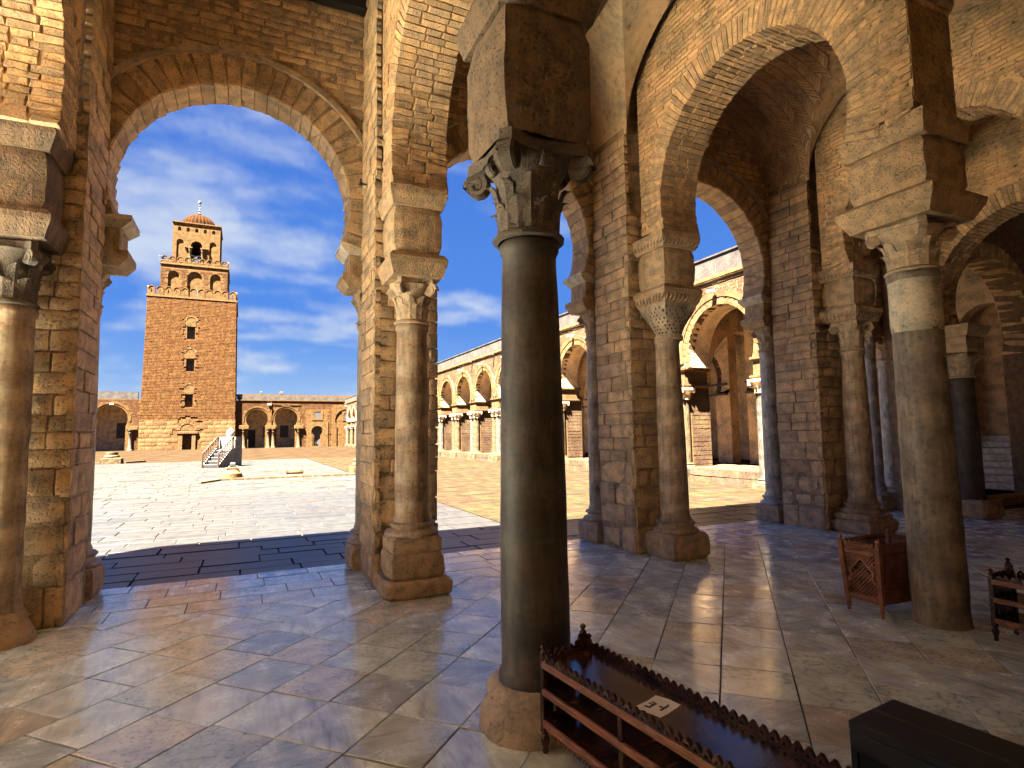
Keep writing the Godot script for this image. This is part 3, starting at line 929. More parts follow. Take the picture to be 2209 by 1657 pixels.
# cross vault with a barrel strip over the piers; herring = chevron bricks on the side next to x1
func vault(label: String, x0: float, x1: float, herring: bool) -> void:
	var ys := 5.76
	var rise := 1.38
	var xc := (x0 + x1) / 2
	var a := (x1 - x0) / 2
	var t := thing("cross_vault", label, "vault", Vector3(xc, ys, -4.4), 0, "brick cross vaults over the portico")
	var m := MB.new()
	var spans := [[-7.12, -6.22, false], [-6.22, -2.62, true], [-2.62, 1.5, true]]
	for sp in spans:
		var z0: float = sp[0]
		var z1: float = sp[1]
		var zc := (z0 + z1) / 2
		var b := (z1 - z0) / 2
		var n := 28
		if not sp[2]:
			for i in n:
				var P := []
				var N := []
				for q in [[i, z1], [i + 1, z1], [i + 1, z0], [i, z0]]:
					var u: float = -cos(PI * q[0] / n)
					P.append(Vector3(u * a, rise * sqrt(maxf(1.0 - u * u, 0)), q[1] + 4.4))
					N.append(-Vector3(u * rise / a, sqrt(maxf(1.0 - u * u, 0)) * a / rise, 0).normalized())
				m.squad(P[0], P[3], P[2], P[1], N[0], N[3], N[2], N[1])
			continue
		for web in 4:
			for i in n:
				for j in n / 2:
					var P := []
					var N := []
					for q in [[i, j], [i + 1, j], [i + 1, j + 1], [i, j + 1]]:
						var tt: float = sin(PI / 2 * q[1] / (n / 2))
						var e: float = sin(PI / 2 * (2.0 * q[0] / n - 1.0)) * tt
						var sg := 1.0 if web % 2 == 0 else -1.0
						var u := e if web < 2 else tt * sg
						var v := tt * sg if web < 2 else e
						var w := sqrt(maxf(1.0 - e * e, 0))
						P.append(Vector3(u * a, rise * w, zc + v * b + 4.4))
						if web < 2: N.append(-Vector3(e * rise / a, w * a / rise, 0).normalized())
						else: N.append(-Vector3(0, w * b / rise, e * rise / b).normalized())
					var flip: bool = (web == 0 or web == 3)
					if flip: m.squad(P[0], P[1], P[2], P[3], N[0], N[1], N[2], N[3])
					else: m.squad(P[3], P[2], P[1], P[0], N[3], N[2], N[1], N[0])
	obj("web", m, M.shade_plaster, t)
	if not herring: return
	var hbm := MB.new()
	var w := 0.15
	var z := -7.1
	var col := 0
	while z < -2.8:
		var up := 1.0 if col % 2 == 0 else -1.0
		var arc := 0.0
		while arc < 2.15:
			var at := func(zz: float, s: float, off: float) -> Vector3:
				var ph := s / 2.17 * PI / 2
				var n := -Vector3(cos(ph) / a, sin(ph) / rise, 0).normalized()
				return Vector3(a * cos(ph), rise * sin(ph), zz + 4.4) + n * off
			var s0 := arc + (0.0 if up > 0 else w)
			var s1 := arc + (w if up > 0 else 0.0)
			var ph := (arc + w / 2) / 2.17 * PI / 2
			var ok := ph < PI / 2 - 0.02
			if z > -6.25:
				var zz: float = (z + w / 2 + 4.42) / 1.8
				ok = ok and sin(ph) > sqrt(maxf(1.0 - zz * zz, 0)) - 0.02
			if ok:
				var f := rng.randf_range(0.84, 1.14)
				hbm.col = Color(0.62 * f, 0.385 * f, 0.19 * f)
				var k := 0.050
				var q := [at.call(z + 0.006, s0, 0.016), at.call(z + w - 0.006, s1, 0.016), at.call(z + w - 0.006, s1 + k, 0.016), at.call(z + 0.006, s0 + k, 0.016)]
				var r := [at.call(z + 0.006, s0, -0.004), at.call(z + w - 0.006, s1, -0.004), at.call(z + w - 0.006, s1 + k, -0.004), at.call(z + 0.006, s0 + k, -0.004)]
				hbm.quad(q[0], q[1], q[2], q[3])
				for e in 4: hbm.quad(r[e], r[(e + 1) % 4], q[(e + 1) % 4], q[e])
			arc += 0.064
		z += w
		col += 1
	stuff(obj("herringbone_bricks", hbm, M.brickv, t))

# ------------------------------------------------------------------ floors
func in_view(p: Vector3, margin := 0.06) -> bool:
	var q := cam.transform.affine_inverse() * p
	if q.z > -0.3: return false
	var ty := tan(deg_to_rad(cam.fov) / 2)
	return absf(q.y / -q.z) < ty * (1 + margin) and absf(q.x / -q.z) < ty * 4.0 / 3.0 * (1 + margin)

func portico_floor() -> void:
	var f := obj("portico_floor", null, M.joint)
	struct(f)
	var m := MB.new()
	m.box(Vector3(-5.7, -0.4, -7.6), Vector3(22, -0.011, 1.8))
	f.mesh = m.mesh()
	var rest := MB.new()
	var ang := deg_to_rad(45.63)
	var d1 := Vector2(sin(ang), -cos(ang))
	var d2 := Vector2(cos(ang), sin(ang))
	var region := PackedVector2Array([Vector2(-9.4, -6.2), Vector2(21.9, -6.2), Vector2(21.9, 1.7), Vector2(-9.4, 1.7)])
	var cells := []
	var pitch := 0.445
	for kv in range(-26, 46):
		var v0 := -0.12 + pitch * kv
		var shift := rng.randf_range(-0.03, 0.03)
		if rng.randf() < 0.18: shift += 0.2
		for ku in range(-36, 40):
			var u0 := 3.87 + pitch * ku + shift + rng.randf_range(-0.003, 0.003)
			var g := rng.randf_range(0.0025, 0.005)
			var cs := []
			for q in [[u0, v0], [u0 + pitch, v0], [u0 + pitch, v0 + pitch], [u0, v0 + pitch]]: cs.append(d1 * q[0] + d2 * q[1])
			var mid: Vector2 = (cs[0] + cs[2]) / 2
			if mid.x < -9.8 or mid.x > 22.3 or mid.y < -6.7 or mid.y > 2.1: continue
			var poly := PackedVector2Array()
			for q in cs: poly.append(q + (mid - q).normalized() * g * 1.4)
			for piece in Geometry2D.intersect_polygons(poly, region):
				if absf(area(piece)) < 0.004: continue
				cells.append(piece)
	# rows of slabs under the court arches, parallel to the front
	for row in [[-6.57, -6.2], [-6.93, -6.57], [-7.30, -6.93], [-7.60, -7.30]]:
		var x := -9.4
		while x < 13.4:
			var l := rng.randf_range(0.42, 0.85)
			cells.append(PackedVector2Array([Vector2(x + 0.005, row[0] + 0.005), Vector2(x + l - 0.005, row[0] + 0.005 + rng.randf_range(0, 0.012)), Vector2(x + l - 0.005, row[1] - 0.005), Vector2(x + 0.005, row[1] - 0.005 - rng.randf_range(0, 0.012))]))
			x += l
	cells.sort_custom(func(p, q): return p[0].length() < q[0].length())
	var made := 0
	for piece in cells:
		var mid := Vector2.ZERO
		for q in piece: mid += q
		mid /= piece.size()
		var y := rng.randf_range(-0.003, 0.0015)
		var k := rng.randf()
		var mt := rng.randi_range(0, 4) if k < 0.72 else rng.randi_range(0, 7)
		if made < 300 and in_view(Vector3(mid.x, 0, mid.y), 0.12):
			var b := MB.new()
			var o := Vector3(mid.x, 0, mid.y)
			var loc := PackedVector2Array()
			for q in piece: loc.append(Vector2(q.x - mid.x, -(q.y - mid.y)))
			b.prism(loc, Vector3.ZERO, Vector3.RIGHT, Vector3.FORWARD, UP, 0.03, 0.003, false)
			var tilt := Basis(Vector3(rng.randf_range(-1, 1), 0, rng.randf_range(-1, 1)).normalized(), rng.randf_range(0, 0.004))
			obj("tile", b, M["tile%d" % mt], f, Transform3D(tilt, o + Vector3(0, y, 0)))
			made += 1
		else:
			var c: Color = TILE[mt]
			rest.col = c
			var loc := PackedVector2Array()
			for q in piece: loc.append(Vector2(q.x, -q.y))
			rest.prism(loc, Vector3(0, y, 0), Vector3.RIGHT, Vector3.FORWARD, UP, 0.03, 0.003, false)
	var rm := mat(Color(1, 1, 1), 0.42, M.tile0.albedo_texture, 0.9, M.tile0.heightmap_texture, 0.12, M.tile0.roughness_texture)
	rm.vertex_color_use_as_albedo = true
	stuff(obj("further_tiles", rest, rm, f))

func area(p: PackedVector2Array) -> float:
	var s := 0.0
	for k in p.size(): s += p[k].cross(p[(k + 1) % p.size()])
	return s / 2

func court_floor() -> void:
	var g := MB.new()
	for q in [[60.0, -0.07, -47.0, -0.07], [-47.0, -0.07, -88.0, 0.16], [-88.0, 0.16, -1200.0, 0.16]]:
		g.quad(Vector3(-1200, q[1], q[0]), Vector3(1200, q[1], q[0]), Vector3(1200, q[3], q[2]), Vector3(-1200, q[3], q[2]))
	struct(obj("ground", g, M.sand))
	var f := obj("courtyard_paving", null, M.earth)
	struct(f)
	var base := MB.new()
	base.box(Vector3(-20, -0.3, -47.05), Vector3(4.32, -0.044, -7.6))
	base.box(Vector3(4.32, -0.3, -9.6), Vector3(13.3, -0.045, -7.6))
	f.mesh = base.mesh()
	var rest := MB.new()
	var z := -7.6
	var made := 0
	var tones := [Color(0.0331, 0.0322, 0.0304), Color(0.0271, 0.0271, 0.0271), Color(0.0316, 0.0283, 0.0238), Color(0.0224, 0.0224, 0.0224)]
	while z > -46.9:
		var dz := rng.randf_range(0.36, 0.52)
		var x := -20.0 + rng.randf_range(-0.4, 0.0)
		var xe := 13.2 if z > -9.58 else 4.30
		if z - dz < -9.35 and z > -9.58: dz = z + 9.6
		while x < xe:
			var l := rng.randf_range(0.55, 1.25)
			if x + l > xe - 0.25: l = xe - x
			var k := rng.randf()
			var mt := 0 if k < 0.70 else (1 if k < 0.88 else (2 if k < 0.955 else 3))
			if z > -10.0 and rng.randf() < 0.4: mt = rng.randi_range(1, 3)
			var j := 0.009 + (0.006 if rng.randf() < 0.3 else 0.0)
			var r4 := func(): return rng.randf_range(-0.006, 0.006)
			var mid := Vector2(x + l / 2, z - dz / 2)
			var loc := PackedVector2Array([Vector2(-l / 2 + j, -dz / 2 + j + r4.call()), Vector2(l / 2 - j, -dz / 2 + j + r4.call()), Vector2(l / 2 - j, dz / 2 - j + r4.call()), Vector2(-l / 2 + j, dz / 2 - j + r4.call())])
			var y := rng.randf_range(-0.032, -0.022)
			if made < 300 and in_view(Vector3(mid.x, 0, mid.y), 0.05):
				var b := MB.new()
				b.prism(loc, Vector3.ZERO, Vector3.RIGHT, Vector3.FORWARD, UP, 0.03, 0.005, false)
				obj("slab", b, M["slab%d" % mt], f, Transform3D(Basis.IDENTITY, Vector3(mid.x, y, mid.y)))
				made += 1
			elif mid.x > -13.0 or mid.y > -30:
				rest.col = tones[mt] * rng.randf_range(0.9, 1.06)
				rest.prism(loc, Vector3(mid.x, y, mid.y), Vector3.RIGHT, Vector3.FORWARD, UP, 0.03, 0.004, false)
			x += l
		z -= dz
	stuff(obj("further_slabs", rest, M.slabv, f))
	# tan flagstones on the right and beyond the marble
	var t := obj("tan_flagstones", null, M.flag)
	struct(t)
	var fl := MB.new()
	z = -9.6
	while z > -47.0:
		var dz := rng.randf_range(0.5, 0.9)
		var x := 4.36
		while x < 13.2:
			var l := rng.randf_range(0.8, 1.7)
			if x + l > 12.9: l = 13.25 - x
			var k := rng.randf_range(0.9, 1.07)
			fl.col = Color(0.0335 * k, 0.0275 * k, 0.0185 * k)
			fl.prism(PackedVector2Array([Vector2(0.006, 0.006), Vector2(l - 0.006, 0.006 + rng.randf_range(0, 0.02)), Vector2(l - 0.006, dz - 0.006), Vector2(0.006, dz - 0.006)]), Vector3(x, rng.randf_range(-0.04, -0.03), z), Vector3.RIGHT, Vector3.FORWARD, UP, 0.05, 0.004, false)
			x += l
		z -= dz
	t.mesh = fl.mesh()
	# drain kerbs in the paving
	var kb := MB.new()
	kb.cbox(Vector3(2.1, 0.01, -25.05), Vector3(3.0, 0.045, 0.07), 0.012)
	kb.xf = Transform3D(Basis(UP, 1.15), Vector3(-1.16, 0, -24.35))
	kb.cbox(Vector3(0, 0.008, 0), Vector3(0.72, 0.04, 0.06), 0.012)
	struct(obj("drain_kerb", kb, M.outer_shaft))
	kb = MB.new()
	kb.cbox(Vector3(-12.0, 0.02, -47.2), Vector3(4.6, 0.06, 0.09), 0.012)
	kb.xf = Transform3D(Basis(UP, 1.1), Vector3(-7.2, 0, -48.4))
	kb.cbox(Vector3(0, 0.03, 0), Vector3(1.3, 0.06, 0.08), 0.012)
	struct(obj("paving_kerb", kb, M.outer_shaft))

# ------------------------------------------------------------------ side gallery (right) and far gallery
func far_capital() -> ArrayMesh:
	var b := MB.new()
	b.lathe([Vector2(0.20, -0.03), Vector2(0.235, -0.015), Vector2(0.20, 0.02), Vector2(0.215, 0.2), Vector2(0.27, 0.30), Vector2(0.0, 0.301)], 14)
	for k in 16:
		var a := TAU * (k % 8) / 8 + (0.0 if k < 8 else PI / 8)
		b.xf = Transform3D(Basis(UP, a), Vector3.ZERO)
		var h := 0.15 if k < 8 else 0.26
		b.quad(Vector3(-0.06, 0.01, 0.215), Vector3(0.06, 0.01, 0.215), Vector3(0.055, h * 0.8, 0.25), Vector3(-0.055, h * 0.8, 0.25))
		b.quad(Vector3(-0.055, h * 0.8, 0.25), Vector3(0.055, h * 0.8, 0.25), Vector3(0.03, h, 0.32), Vector3(-0.03, h, 0.32))
		b.quad(Vector3(-0.03, h, 0.32), Vector3(0.03, h, 0.32), Vector3(0.05, h * 0.9, 0.22), Vector3(-0.05, h * 0.9, 0.22))
	for k in 4:
		b.xf = Transform3D(Basis(UP, PI / 4 + k * PI / 2), Vector3.ZERO)
		b.cbox(Vector3(0, 0.26, 0.34), Vector3(0.035, 0.055, 0.06), 0.015)
	b.xf = Transform3D.IDENTITY
	b.cbox(Vector3(0, 0.34, 0), Vector3(0.29, 0.04, 0.29), 0.012)
	return b.mesh()

func gallery_column(t: Node, at: Vector3, y0: float, y1: float, r: float, m: Material) -> void:
	var c := obj("column", unit["gshaft%d" % (0 if y0 > 0.3 else 1)], m, t, Transform3D(Basis.IDENTITY, at))
	obj("capital", unit.gcap, M.capital, c, Transform3D(Basis.IDENTITY, Vector3(0, y1, 0)))
	obj("base", unit["gbase%d" % (0 if y0 > 0.3 else 1)], M.outer_shaft, c)

func side_gallery() -> void:
	var xf := 13.4
	var t := thing("side_gallery", "tan arcaded gallery with paired columns along the right side of the court", "gallery", Vector3(xf, 0, -48))
	var apex := [-9.75, -13.35, -17.65, -22.0, -25.7, -29.35, -33.0, -36.65, -40.3]
	while apex[-1] > -84: apex.append(apex[-1] - 3.65)
	var bounds := [-7.62]
	for k in apex.size() - 1: bounds.append((apex[k] + apex[k + 1]) / 2)
	bounds.append(apex[-1] - 1.9)
	var R := 1.36
	var cy := 4.22
	var spring := 3.75
	var top := 6.42
	var X := Vector3.RIGHT
	for k in apex.size():
		var a: float = apex[k]
		var b0: float = bounds[k]
		var b1: float = bounds[k + 1]
		var m := MB.new()
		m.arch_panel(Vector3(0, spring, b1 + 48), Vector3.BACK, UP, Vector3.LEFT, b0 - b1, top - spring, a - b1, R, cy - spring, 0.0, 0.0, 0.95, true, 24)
		var w := obj("arch_wall", m, M.shade_plaster, t)  # light core colour stands for bounced light on the soffits
		# raised moulding round the arch, wedge stones inside it
		var inn := []
		var out := []
		for q in 25:
			var an := -0.2 + (PI + 0.4) * q / 24
			inn.append(Vector3(-0.04, cy + sin(an) * (R + 0.24), a + 48 + cos(an) * (R + 0.24)))
			out.append(Vector3(-0.05, cy + sin(an) * (R + 0.42), a + 48 + cos(an) * (R + 0.42)))
		m = MB.new()
		m.band(inn, out, Vector3.LEFT, 0.06)
		obj("arch_rim", m, M.gallery_trim, w)
		if k < 10: ring(w, "voussoir", "outer", Vector3(0, cy, a + 48), Vector3.BACK, UP, Vector3.LEFT, R - 0.01, R + 0.24, cy - spring, 27, -0.3, 0.02, 1, 0.005)
	# wall bricks, cornice and parapet
	var br := MB.new()
	lay_mesh(br, Vector3(0, spring, -86.5 + 48), Vector3.BACK, UP, Vector3.LEFT, 78.9, top - spring, 0.11, Vector2(0.2, 0.36), 0.012, Color(0.0832, 0.0559, 0.0357), 0.08, func(x, y, l, _h):
		var z: float = x - 86.5
		for a in apex:
			if Vector2(z - a, y + spring - cy).length() < R + 0.36 + l * 0.22: return false
		return true, 0.014)
	stuff(obj("wall_bricks", br, M.brickv_out, t))
	var m := MB.new()
	m.box(Vector3(-0.10, top, -40), Vector3(0.9, top + 0.10, 40.4))
	obj("cornice", m, M.outer0, t)
	m = MB.new()
	m.box(Vector3(0.02, top + 0.10, -40), Vector3(0.5, top + 0.74, 40.3))
	m.box(Vector3(-0.02, top + 0.74, -40), Vector3(0.55, top + 0.79, 40.3))
	obj("parapet", m, M.white_out, t)
	m = MB.new()
	m.box(Vector3(0.6, top + 0.03, -40), Vector3(6.2, top + 0.4, 40.3))
	obj("roof", m, M.tower_plaster, t)
	# raised walk behind the columns
	m = MB.new()
	m.box(Vector3(0.02, -0.1, -40), Vector3(5.6, 0.42, 38.2))
	obj("raised_floor", m, M.walk, t)
	m = MB.new()
	lay_mesh(m, Vector3(0.02, -0.06, -38), Vector3.BACK, UP, Vector3.LEFT, 76, 0.47, 0.235, Vector2(0.4, 0.9), 0.03, Color(0.0796, 0.0608, 0.0430), 0.08)
	stuff(obj("step_stones", m, M.brickv_out, t))
	# supports
	for k in bounds.size():
		var z: float = bounds[k]
		if k == 0: z = -7.9
		var near := k < 2
		var y0 := 0.10 if near else 0.42
		for s in ([-0.32, 0.32] if k > 0 else [-0.25]):
			gallery_column(t, Vector3(0.12, 0, z + s + 48), y0, 2.70, 0.2, M.outer_shaft if (k + (1 if s > 0 else 0)) % 3 != 1 else M.outer_shaft_white)
		m = MB.new()
		m.cbox(Vector3(0.75, 1.66, z + 48), Vector3(0.42, 1.50, 0.44), 0.02)
		var p := obj("pier", m, M.tower_wall, t)
		m = MB.new()
		lay_mesh(m, Vector3(0.34, 0.2, z + 48.455), X, UP, Vector3.BACK, 0.82, 2.85, 0.15, Vector2(0.28, 0.5), 0.012, Color(0.0832, 0.0582, 0.0376), 0.08)
		lay_mesh(m, Vector3(0.318, 0.2, z + 48 - 0.44), Vector3.BACK, UP, Vector3.LEFT, 0.88, 2.85, 0.15, Vector2(0.28, 0.5), 0.012, Color(0.0832, 0.0582, 0.0376), 0.08)
		stuff(obj("pier_bricks", m, M.brickv_out, p))
		m = MB.new()
		m.xf = Transform3D(Basis.IDENTITY, Vector3(0.52, 3.08, z + 48))
		m.stack([Vector3(0.52, 0, 0.54), Vector3(0.60, 0.07, 0.60), Vector3(0.60, 0.12, 0.60), Vector3(0.50, 0.13, 0.53), Vector3(0.50, 0.54, 0.53), Vector3(0.57, 0.60, 0.60), Vector3(0.57, 0.668, 0.60)])
		obj("impost", m, M.gallery_trim, t)
		# inner arch that crosses the walk, with its own pier on the back wall
		if k > 0 and k < 9:
			m = MB.new()
			m.arch_panel(Vector3(1.0, 3.2, z + 48.25), X, UP, Vector3.BACK, 4.3, 3.2, 2.2, 1.75, 0.3, 0.0, 0.0, 0.5, true, 16)
			obj("cross_arch", m, M.shade_plaster, t)
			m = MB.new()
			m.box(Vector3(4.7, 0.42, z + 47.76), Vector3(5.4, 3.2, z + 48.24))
			obj("wall_pier", m, M.shade_plaster, t)
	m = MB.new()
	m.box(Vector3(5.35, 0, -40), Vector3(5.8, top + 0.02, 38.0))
	obj("back_wall", m, M.shade_plaster, t)  # lighter plaster copy brightens the shaded inside of the gallery
	# blind arch with pale wedge stones on the back wall of the second bay, tie bars in front of it
	for k in [1, 2, 3, 4]:
		m = MB.new()
		m.arch_panel(Vector3(3.0, 0.42, apex[k] + 48 - 1.75), Vector3.BACK, UP, Vector3.LEFT, 3.5, 5.98, 1.75, 1.18, 3.15, 2.6, 0.0, 0.4, true, 16)
		var iw := obj("inner_wall", m, M.shade_plaster, t)
		ring(iw, "voussoir", "outer", Vector3(3.0, 3.57, apex[k] + 48), Vector3.BACK, UP, Vector3.LEFT, 1.17, 1.38, 0.5, 15, -0.1, 0.035, 1, 0.01)
		m = MB.new()
		for y in [2.95, 3.33]: m.box(Vector3(2.86, y, apex[k] + 48 - 1.7), Vector3(2.94, y + 0.07, apex[k] + 48 + 1.7))
		obj("tie_bars", m, M.iron, t)
	# lamps and spouts under the cornice
	for k in range(1, 8):
		m = MB.new()
		m.cbox(Vector3(-0.22, 5.98, apex[k] + 48), Vector3(0.13, 0.035, 0.09), 0.02)
		var l := obj("wall_lamp", m, M.lamp, t)
		m = MB.new()
		m.tube([Vector3(-0.1, 6.02, apex[k] + 48), Vector3(0.0, 6.2, apex[k] + 48), Vector3(0.02, 6.9, apex[k] + 48)], 0.015)
		obj("lamp_bracket", m, M.iron, l)
		m = MB.new()
		m.box(Vector3(-0.32, top - 0.10, apex[k] + 49.8), Vector3(0.0, top - 0.02, apex[k] + 49.92))
		obj("rain_spout", m, M.dark, t)

func far_gallery() -> void:
	var Z := -88.6
	var t := thing("far_gallery", "low arched gallery across the far end of the court, behind the tower", "gallery", Vector3(0, 0.12, Z))
	var X := Vector3.RIGHT
	var N := Vector3.BACK
	var top := 6.75
	# [x0, x1, cx, r, cy, spring, sill]
	var bays := [[-34.0, -27.5, -30.7, 1.9, 4.1, 3.2, 0.0], [-27.5, -21.6, -24.5, 1.9, 4.1, 3.2, 0.0], [-21.6, -18.4, -20.0, 1.3, 4.1, 3.2, 0.0], [-18.4, -12.6, -15.72, 1.80, 4.15, 3.3, 0.0],
		[-1.4, 3.3, 1.45, 1.42, 4.1, 3.2, 0.0], [3.3, 7.3, 5.3, 1.55, 4.1, 3.2, 0.0], [7.3, 11.6, 9.6, 0.68, 2.25, 1.75, 0.15], [18.0, 22.0, 20.0, 1.45, 4.1, 3.2, 0.0], [22.0, 26.0, 24.0, 1.45, 4.1, 3.2, 0.0]]
	for b in bays:
		var m := MB.new()
		m.arch_panel(Vector3(b[0], 0, 0), X, UP, N, b[1] - b[0], top, b[2] - b[0], b[3], b[4], b[5], b[6], 0.6)
		var w := obj("arch_wall", m, M.tower_wall, t)
		var inn := []
		var out := []
		for q in 25:
			var an := -0.15 + (PI + 0.3) * q / 24
			inn.append(Vector3(b[2] + cos(an) * (b[3] + 0.22), b[4] + sin(an) * (b[3] + 0.22), 0.05))
			out.append(Vector3(b[2] + cos(an) * (b[3] + 0.34), b[4] + sin(an) * (b[3] + 0.34), 0.06))
		m = MB.new()
		m.band(inn, out, N, 0.07)
		obj("arch_rim", m, M.tower_plaster, w)
	for q in [[-12.6, -1.4], [11.6, 18.0]]:
		var m := MB.new()
		m.box(Vector3(q[0], 0, -0.6), Vector3(q[1], top, 0))
		obj("wall", m, M.tower_wall, t)
	# blind niche on the right with its small arched window
	var m := MB.new()
	m.arch_panel(Vector3(11.62, 0, 0.12), X, UP, N, 4.2, 5.9, 2.08, 1.62, 3.95, 3.1, 0.0, 0.11)
	var ni := obj("blind_niche", m, M.tower_wall, t)
	m = MB.new()
	m.arch_panel(Vector3(13.1, 3.85, 0.06), X, UP, N, 1.2, 1.5, 0.6, 0.36, 0.85, 0.8, 0.12, 0.055)
	obj("window_frame", m, M.tower_plaster, ni)
	m = MB.new()
	m.box(Vector3(13.3, 3.95, 0.005), Vector3(14.1, 5.1, 0.02))
	obj("window", m, M.door, ni)
	# the door between the arches: frame, dark leaf, little gate; window above
	m = MB.new()
	m.arch_panel(Vector3(8.1, 0.0, 0.09), X, UP, N, 3.0, 3.75, 1.5, 0.86, 2.25, 1.7, 0.15, 0.085)
	obj("door_surround", m, M.tower_plaster, t)
	m = MB.new()
	m.box(Vector3(8.6, 0.1, -0.5), Vector3(10.6, 3.1, -0.4))
	var dl := obj("door", m, M.dark, t)
	m = MB.new()
	for k in 7: m.tube([Vector3(8.95 + k * 0.21, 0.15, -0.1), Vector3(8.95 + k * 0.21, 0.85, -0.1)], 0.02, 5)
	m.tube([Vector3(8.9, 0.6, -0.1), Vector3(10.3, 0.6, -0.1)], 0.02, 5)
	obj("gate_bars", m, M.iron, dl)
	m = MB.new()
	m.holes(Vector3(8.85, 4.0, 0.05), X, UP, N, 1.5, 1.45, [[0.3, 0.25, 1.2, 1.2]], 0.05)
	m.box(Vector3(8.85, 3.94, 0.0), Vector3(10.35, 4.0, 0.09))
	obj("window_frame", m, M.tower_plaster, t)
	m = MB.new()
	m.box(Vector3(9.14, 4.24, 0.004), Vector3(10.06, 5.21, 0.012))
	obj("window", m, M.door, t)
	# columns
	unit.fcol = far_column()
	for x in [-22.2, -21.4, -18.7, -18.0, -13.55, -0.2, 2.95, 3.62, 7.0]:
		obj("column", unit.fcol, M.outer_shaft if x != -13.55 else M.outer_shaft_white, t, Transform3D(Basis.IDENTITY, Vector3(x, 0, 0.05)))
	for x in [-13.35, -0.2, 3.28, 7.05, -18.4]:
		m = MB.new()
		m.cbox(Vector3(x, 3.0, -0.2), Vector3(0.62, 0.25, 0.5), 0.03)
		obj("impost", m, M.tower_plaster, t)
	# wall bricks of the front
	m = MB.new()
	lay_mesh(m, Vector3(-26, 0, 0), X, UP, N, 51, top, 0.16, Vector2(0.4, 0.7), 0.016, Color(0.0757, 0.0415, 0.0220), 0.08, func(x, y, l, _h):
		var gx: float = x - 26
		if gx > -12.7 and gx < -1.4: return false
		if gx > 11.6 and gx < 15.9: return false
		if gx > 8.0 and gx < 11.2 and y < 5.6: return false
		for b in bays:
			if Vector2(gx - b[2], y - b[4]).length() < b[3] + 0.36 + l * 0.4: return false
			if absf(gx - b[2]) < b[3] + l * 0.5 + 0.1 and y < b[4]: return false
		return true, 0.02)
	stuff(obj("wall_bricks", m, M.brickv_out, t))
	# inner walls with openings
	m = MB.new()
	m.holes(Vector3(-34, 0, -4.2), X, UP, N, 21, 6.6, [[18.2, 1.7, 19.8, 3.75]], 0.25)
	obj("inner_wall", m, M.shade_plaster, t)  # brightness of the shaded inner wall put into its colour
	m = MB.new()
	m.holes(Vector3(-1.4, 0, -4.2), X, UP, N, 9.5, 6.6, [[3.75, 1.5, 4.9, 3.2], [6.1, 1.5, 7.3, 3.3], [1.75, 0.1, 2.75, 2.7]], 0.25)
	obj("inner_wall", m, M.shade_plaster, t)
	for q in [[-15.85, 1.7, -14.15, 3.75, M.shutter], [2.3, 1.5, 3.55, 3.2, M.shutter], [4.65, 1.5, 5.95, 3.3, M.shutter], [0.3, 0.1, 1.4, 2.7, M.dark]]:
		m = MB.new()
		m.box(Vector3(q[0], q[1], -4.42), Vector3(q[2], q[3], -4.32))
		obj("shutter" if q[4] == M.shutter else "door", m, q[4], t)
	m = MB.new()
	m.box(Vector3(-34, 6.45, -6), Vector3(26, 6.74, -0.05))
	m.box(Vector3(-34, 0, -6.3), Vector3(26, 6.7, -6.0))
	obj("roof", m, M.tower_plaster, t)
	m = MB.new()
	m.box(Vector3(-34, top, -0.55), Vector3(-12.9, 7.75, -0.05))
	obj("white_parapet", m, M.white_out, t)
	m = MB.new()
	m.box(Vector3(-1.2, top + 0.12, -0.5), Vector3(26, 7.35, 0.02))
	obj("white_parapet", m, M.white_out, t)
	m = MB.new()
	m.box(Vector3(-1.4, 7.35, -0.5), Vector3(26, 7.62, 0.0))
	m.box(Vector3(-1.0, top - 0.02, -0.5), Vector3(26, top + 0.12, 0.12))
	obj("cornice", m, M.outer3, t)
	for x in [1.9, 4.6]:
		m = MB.new()
		m.cbox(Vector3(x, 7.86, -0.2), Vector3(0.28 if x > 3 else 0.16, 0.2, 0.18), 0.03)
		m.tube([Vector3(x, 7.5, -0.2), Vector3(x, 7.8, -0.2)], 0.04)
		obj("floodlight", m, M.iron, t)
	for x in [-15.7, 3.0, 13.7]:
		m = MB.new()
		m.cbox(Vector3(x, 6.1 if x != 3.0 else 6.2, 0.2), Vector3(0.2, 0.06, 0.12), 0.02)
		obj("wall_lamp", m, M.lamp, t)
	m = MB.new()
	m.tube([Vector3(3.3, 3.2, 0.09), Vector3(3.3, 6.6, 0.09)], 0.05)
	m.tube([Vector3(3.3, 6.3, 0.09), Vector3(7.2, 6.25, 0.09)], 0.03)
	obj("drain_pipe", m, M.outer3, t)

func far_column() -> ArrayMesh:
	var b := MB.new()
	b.lathe([Vector2(0.0, -0.1), Vector2(0.33, -0.1), Vector2(0.33, 0.14), Vector2(0.27, 0.24), Vector2(0.235, 0.30), Vector2(0.215, 1.4), Vector2(0.20, 2.30), Vector2(0.235, 2.33), Vector2(0.22, 2.38), Vector2(0.25, 2.52), Vector2(0.34, 2.68), Vector2(0.34, 2.75), Vector2(0, 2.751)], 14)
	return b.mesh()

